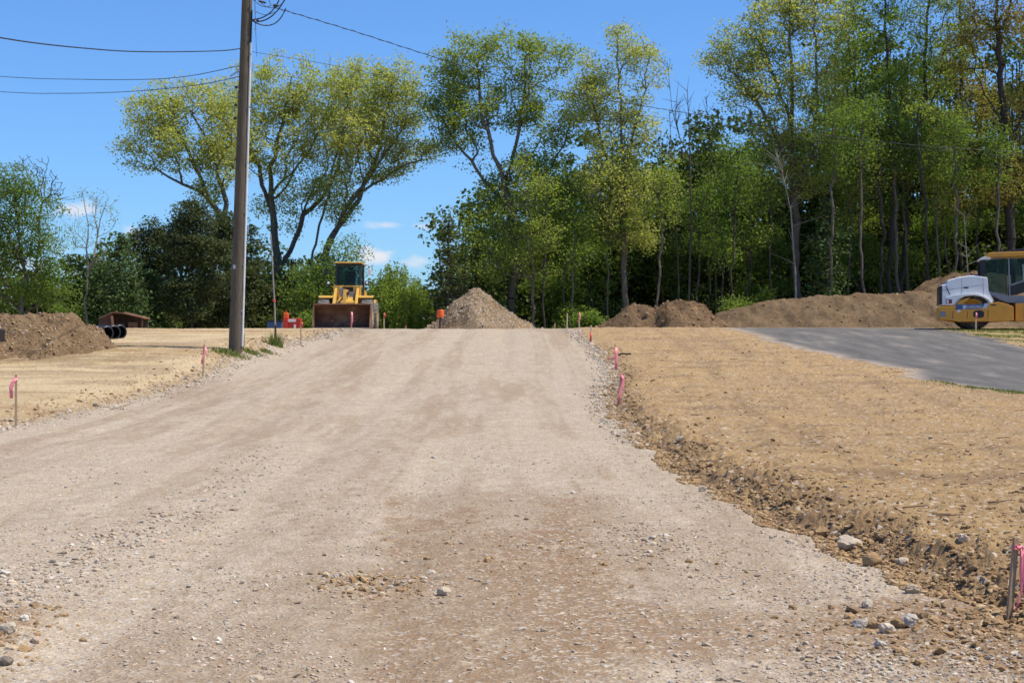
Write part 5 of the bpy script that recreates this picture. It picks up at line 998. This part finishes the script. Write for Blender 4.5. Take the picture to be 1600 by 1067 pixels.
# ------------------------------------------------------------------ roller
def text_mesh(txt, size, name, mat, parent, loc, rot, xs=1.0):
    cu = bpy.data.curves.new(name, 'FONT'); cu.body = txt; cu.size = size; cu.extrude = .002; tmp = bpy.data.objects.new(name, cu); COL.objects.link(tmp)
    bpy.context.view_layer.update(); dg = bpy.context.evaluated_depsgraph_get(); me = bpy.data.meshes.new_from_object(tmp.evaluated_get(dg)); bpy.data.objects.remove(tmp)
    me.materials.clear(); me.materials.append(M[mat]); me.transform(Matrix.Diagonal((xs, 1, 1, 1))); o = link(name, me, parent); o.location = loc; o.rotation_euler = rot; return o
def roller():
    D = 69.0; s = D/FP; X0 = (1467-800)*s; zg = EYE+(HOR-515.5)*s
    t = tag(empty('road_roller', (X0, D, zg)), 'road roller with a white bonnet and orange frame parked by the berm', 'road roller'); t.rotation_euler = (0, 0, -R(11))
    def q(px, py): return ((px-1467)*s, (516.5-py)*s)
    Wd = 2.1
    # white bonnet with a wheel arch cut from its lower edge
    arch = [q(1492, 478.5)]+[q(1519+27.5*math.cos(a), 489+27.5*math.sin(-a)) for a in [R(158)-R(136)*i/12 for i in range(13)]]
    hood = [q(1468.5, 478.5), q(1469, 447), q(1473, 445.5), q(1479, 444), q(1480.5, 439), q(1497, 434), q(1515, 431.2), q(1529, 433), q(1541, 434.5), q(1542, 455), q(1548, 465), q(1553.5, 474.5)]
    MB().prism([q(1469, 478.5), q(1469, 447), q(1479, 444.5), q(1480.5, 439), q(1497, 434.2), q(1515, 431.5), q(1529, 433), q(1541, 434.5), q(1543, 456), q(1551, 472)]+arch[::-1], .12, Wd-.12).build('bonnet', M['white_paint'], t, .035)
    MB().prism([q(1478, 465), q(1492, 462), q(1510, 460.2), q(1524, 460.5), q(1535, 463.5), q(1543, 468.5), q(1548, 475.5), q(1546.5, 476.5), q(1540, 469.5), q(1531, 465), q(1520, 463), q(1505, 464.5), q(1496, 468), q(1490, 478), q(1478, 478)], .0, .11).build('mudguard', M['white_paint'], t, .015)
    MB().prism([q(1492.5, 478), q(1499, 471), q(1508, 467.5), q(1515, 466.5), q(1511, 470), q(1506, 474), q(1503, 480)], -.01, .10).build('arch_panel', M['orange_paint'], t)
    MB().prism([q(1473.5, 447.5), q(1474, 443.5), q(1480, 442.2), q(1480.5, 445)], .3, Wd-.3).prism([q(1515, 431.4), q(1520, 429.8), q(1532, 431), q(1534, 433.2)], .5, Wd-.5).build('bonnet_trim', M['blue_paint'], t)
    MB().prism([q(1467.6, 477), q(1468.4, 448), q(1472.5, 446.8), q(1472.5, 477)], .10, Wd-.10).build('grille', M['black_plastic'], t, .01)
    MB().box((q(1478, 0)[0], -.02, q(0, 475.5)[1]), (q(1487, 0)[0], .02, q(0, 469)[1])).build('lamp_housing', M['black_plastic'], t, .01)
    MB().box((q(1483, 0)[0], -.035, q(0, 474.5)[1]), (q(1486.3, 0)[0], -.02, q(0, 470)[1])).build('tail_light', M['tail_red'], t)
    MB().box((q(1479, 0)[0], -.035, q(0, 474.5)[1]), (q(1482, 0)[0], -.02, q(0, 470)[1])).build('side_lamp', M['lens'], t)
    # orange chassis side plate, a black six sided patch painting in its hole's dark
    frame_out = [q(1467.4, 480), q(1484, 480), q(1494, 479), q(1508, 482), q(1541, 481), q(1543, 475.5), q(1556, 473.5), q(1568, 476), q(1579, 481), q(1579.6, 502.3), q(1560, 503.4), q(1496, 504), q(1484, 501.6), q(1468, 500.4)]
    MB().prism(frame_out, -.12, -.07).build('frame_plate', M['orange_paint'], t, .012); MB().prism(frame_out, Wd+.07, Wd+.12).build('frame_plate', M['orange_paint'], t, .012)
    MB().box((q(1467.6, 0)[0], -.07, q(0, 500)[1]), (q(1480, 0)[0], Wd+.07, q(0, 480.5)[1])).build('bumper', M['orange_paint'], t, .02); MB().box((q(1556, 0)[0], -.07, q(0, 500)[1]), (q(1579, 0)[0], Wd+.07, q(0, 484)[1])).build('cross_member', M['orange_paint'], t, .02)
    MB().prism([q(1518.6, 489), q(1522, 486.6), q(1531, 486.4), q(1535, 488.6), q(1535, 496), q(1531, 498), q(1522, 498), q(1518.6, 495.6)], -.128, -.122).build('dark_hole_patch', M['black_plastic'], t)
    MB().box((q(1545, 0)[0], -.128, q(0, 479.3)[1]), (q(1553, 0)[0], -.122, q(0, 477.2)[1])).build('step_slot', M['dark_metal'], t)
    b = MB()
    for px in (1488, 1510, 1541):
        zz = 487
        for k in range(3): b.prism([q(px+.8-k*.4, zz+k*4), q(px+1.8-k*.4, zz+k*4), q(px+.2-k*.4, zz+k*4+2.4), q(px+1.2-k*.4, zz+k*4+4.2), q(px+.2-k*.4, zz+k*4+4.2), q(px-.8-k*.4, zz+k*4+2.4)], -.124, -.1215)
    b.build('frame_marking', M['rust'], t)
    MB().box((q(1468.5, 0)[0], -.125, q(0, 496)[1]), (q(1477, 0)[0], -.1215, q(0, 488)[1])).build('corner_plate', M['grey_paint'], t)
    # name band
    MB().prism([q(1492, 485.3), q(1493, 477), q(1509, 477), q(1535, 475.8), q(1531.5, 484)], -.135, -.125).build('name_band', M['decal_blue'], t)
    MB().prism([q(1532.3, 484), q(1536, 475.6), q(1543, 475), q(1539.5, 482.6)], -.135, -.125).build('band_end', M['decal_grey'], t)
    MB().prism([q(1503, 484.2), q(1503.3, 478.2), q(1508.5, 478), q(1508.2, 484)], -.140, -.136).build('logo_block', M['decal_grey'], t)
    tx = text_mesh('LIUGONG', .165, 'name_lettering', 'letter_white', t, (q(1509.4, 0)[0], -.139, q(0, 483.0)[1]), (R(90), 0, 0), .78)
    MB().box((q(1494.5, 0)[0], -.126, q(0, 489)[1]), (q(1499.5, 0)[0], -.122, q(0, 485.8)[1])).build('warning_sticker', M['letter_white'], t)
    sm_ = MB()
    for a_, b_ in (((1502, 436.5), (1502, 460)), ((1534, 436), (1535, 463)), ((1472, 455), (1534, 447))): sm_.bar((q(*a_)[0], .117, q(*a_)[1]), (q(*b_)[0], .117, q(*b_)[1]), .012, .012)
    sm_.build('panel_seam', M['grey_paint'], t)
    MB().box((q(1505, 0)[0], .10, q(0, 452)[1]), (q(1512, 0)[0], .118, q(0, 449.5)[1])).build('bonnet_latch', M['black_plastic'], t)
    MB().bar((q(1484, 462)[0], .09, q(1484, 462)[1]), (q(1478, 448)[0], .09, q(1478, 448)[1]), .03, .03).build('hand_rail', M['black_plastic'], t)
    # rear tyres
    for yy in (.42, Wd-.42): wheel(t, (q(1519.5, 0)[0], yy, .80), .80, .52, 'y', 'rubber', 'orange_paint', 18)
    MB().box((q(1512, 0)[0], .5, .6), (q(1527, 0)[0], Wd-.5, 1.0)).build('axle', M['dark_metal'], t)
    MB().prism([q(1490, 476), q(1492, 496), q(1560, 496), q(1573, 478), q(1573, 466), q(1556, 474), q(1530, 462)], .75, Wd-.75).build('engine_block', M['dark_metal'], t)
    # cab
    cd0, cd1 = .28, Wd-.28
    MB().prism([q(1543, 455.5), q(1548, 457), q(1574, 463.5), q(1640, 463), q(1640, 474), q(1590, 475.2), q(1572, 473.8), q(1560, 470), q(1544, 460)], cd0, cd1).build('cab_floor', M['grey_paint'], t, .02)
    MB().prism([q(1552, 462), q(1574, 470), q(1576, 482), q(1556, 474)], cd0+.1, cd1-.1).build('cab_underside', M['black_plastic'], t)
    for yy in (cd0, cd1-.06):
        def pil(a, b_, w_): MB().bar((q(*a)[0], yy+.03, q(*a)[1]), (q(*b_)[0], yy+.03, q(*b_)[1]), w_*s, .06).build('cab_pillar', M['grey_paint'], t, .01)
        MB().bar((q(1575, 464)[0], yy+.03, q(1575, 464)[1]), (q(1573.5, 404)[0], yy+.03, q(1573.5, 404)[1]), .06, 3.0*s).build('cab_pillar', M['grey_paint'], t, .008)
        MB().bar((q(1543.5, 457)[0], yy+.03, q(1543.5, 457)[1]), (q(1536, 406)[0], yy+.03, q(1536, 406)[1]), .06, 1.6*s).build('cab_pillar', M['black_plastic'], t, .008)
        MB().bar((q(1630, 464)[0], yy+.03, q(1630, 464)[1]), (q(1630, 404)[0], yy+.03, q(1630, 404)[1]), .06, 3.0*s).build('cab_pillar', M['grey_paint'], t, .008)
        MB().prism([q(1577, 445.5), q(1600, 438), q(1628, 430), q(1628, 432.5), q(1600, 440.5), q(1577, 448)], yy, yy+.05).build('door_rail', M['grey_paint'], t)
        MB().prism([q(1577, 448), q(1600, 440.5), q(1628, 432.5), q(1628, 455), q(1600, 457), q(1590, 460.5), q(1577, 461.5)], yy+.01, yy+.03).build('door_panel', M['black_plastic'], t)
        MB().prism([q(1544.5, 456), q(1537.5, 407), q(1572, 405), q(1573, 461)], yy+.02, yy+.035).build('side_window', M['glass'], t)
        MB().prism([q(1577, 445), q(1576, 405), q(1628, 404), q(1628, 430)], yy+.02, yy+.035).build('side_window', M['glass'], t)
        MB().bar((q(1538, 408)[0], yy+.03, q(1538, 408)[1]), (q(1572, 401.5)[0], yy+.03, q(1572, 401.5)[1]), .05, 1.3*s).build('window_rail', M['grey_paint'], t)
        MB().bar((q(1596, 440)[0], yy-.05, q(1596, 440)[1]), (q(1594.5, 415)[0], yy-.05, q(1594.5, 415)[1]), .03, .03).build('grab_handle', M['steel'], t)
    MB().prism([q(1536.5, 407), q(1537, 407), q(1544.3, 455), q(1543.8, 455)], cd0+.06, cd1-.06).build('rear_window', M['glass'], t)
    MB().prism([q(1540.5, 402.5), q(1541, 397.3), q(1548, 396), q(1640, 394.3), q(1640, 400.5), q(1549, 403)], cd0-.12, cd1+.12).build('cab_roof', M['orange_paint'], t, .02)
    MB().prism([q(1556, 396.5), q(1562, 394), q(1580, 391.5), q(1600, 389.5), q(1640, 389.5), q(1640, 396)], cd0+.1, cd1-.1).build('roof_unit', M['black_plastic'], t, .03)
    MB().prism([q(1529.5, 407.3), q(1533, 403.4), q(1541, 401), q(1547, 403.5), q(1546.5, 406.5)], cd0, cd1).build('roof_visor', M['white_paint'], t, .015)
    MB().prism([q(1530.5, 408), q(1540, 407.5), q(1538, 420), q(1535, 434), q(1531, 430)], cd0, cd0+.14).build('mirror', M['black_plastic'], t, .02); MB().prism([q(1530.5, 408), q(1540, 407.5), q(1538, 420), q(1535, 434), q(1531, 430)], cd1-.14, cd1).build('mirror', M['black_plastic'], t, .02)
    MB().box((q(1583, 0)[0], .75, q(0, 455)[1]), (q(1602, 0)[0], 1.35, q(0, 445)[1])).box((q(1581, 0)[0], .75, q(0, 448)[1]), (q(1586, 0)[0], 1.35, q(0, 420)[1])).build('seat', M['seat_grey'], t, .04)
    MB().box((q(1612, 0)[0], .8, q(0, 462)[1]), (q(1618, 0)[0], 1.3, q(0, 440)[1])).build('console', M['seat_grey'], t, .03)
    # lower mid chassis and the drum end beyond the frame
    MB().prism([q(1583, 503), q(1583, 475), q(1640, 475), q(1640, 503)], .10, Wd-.10).build('mid_frame', M['orange_paint'], t, .02)
    MB().box((q(1596, 0)[0], .06, q(0, 500)[1]), (q(1606, 0)[0], .1, q(0, 480)[1])).build('access_cover', M['grey_paint'], t, .005)
    MB().box((q(1578, 0)[0], .5, .35), (q(1585, 0)[0], Wd-.5, 1.1)).build('articulation', M['black_plastic'], t)
    cx = q(1672, 0)[0]
    MB().lathe([(.06, .30), (.05, .30), (.05, .77), (.02, .80), (Wd-.02, .80), (Wd-.05, .77), (Wd-.05, .3)], 40, 'y', (cx, 0, .80)).build('drum', M['steel'], t)
    MB().box((cx-1.05, -.12, .62), (cx+1.05, -.01, 1.02)).box((cx-1.05, Wd+.01, .62), (cx+1.05, Wd+.12, 1.02)).box((cx-1.16, -.12, .62), (cx-1.05, Wd+.12, 1.02)).box((cx+1.05, -.12, .62), (cx+1.16, Wd+.12, 1.02)).build('drum_frame', M['orange_paint'], t, .02)
roller()
# ------------------------------------------------------------------ white truck whose nose just enters at the left
def truck():
    D = 46.0; s = D/FP; nx = (7.5-800)*(D+1.9)/FP; z = zt(nx, D)-.02; t = tag(empty('pickup_truck', (nx, D, z)), 'white truck whose black bumper just shows at the left edge', 'truck')
    zb0 = EYE+(HOR-533.5)*s-z; zb1 = EYE+(HOR-513.5)*s-z; h1 = EYE+(HOR-488)*s-z
    MB().box((-.22, -.05, zb0), (0, 1.95, zb1)).build('bumper', M['black_plastic'], t, .03)
    MB().prism([(-.10, zb1+.005), (-.16, zb1+.25), (-.20, h1), (-1.6, h1+.10), (-2.3, h1+.75), (-3.6, h1+.8), (-3.9, h1+.05), (-6.0, h1), (-6.0, zb0+.05), (-.22, zb0+.05), (-.23, zb1+.005)], .0, 1.9).build('body', M['white_paint'], t, .05)
    MB().prism([(-1.72, h1+.14), (-2.33, h1+.68), (-3.5, h1+.72), (-3.7, h1+.14)], -.012, -.004).build('side_window', M['glass'], t)
    MB().box((-.19, .1, zb1+.04), (-.11, .45, zb1+.26)).build('headlight', M['lens'], t, .02)
    for xx in (-1.05, -4.8):
        for yy in (.14, 1.76): wheel(t, (xx, yy, .40), .40, .26, 'y', 'rubber', 'steel', 24)
truck()
# ------------------------------------------------------------------ debris on the field: a few dark sticks
r_ = random.Random(5); b = MB()
for i in range(90):
    y = 1/r_.uniform(1/60, 1/9); x = r_.uniform(float(xR(np.array([y]))[0])+.3, min(11, y*.38)); z = zt(x, y)+.012; a = r_.uniform(-.5, .5)+(math.pi/2 if r_.random() < .2 else 0); l = r_.uniform(.06, .28)
    v = Vector((math.cos(a), math.sin(a), r_.uniform(-.05, .15)))*l/2; b.cyl(Vector((x, y, z))-v, Vector((x, y, z))+v, .006*max(1, y/25), .004, 5)
tag(b.build('root_litter', M['cedar']), 'broken roots and twigs strewn over the tan field', 'twigs', kind='stuff')
print('PROJ pole', PX, PY, PZ, 'objects', len(COL.objects))
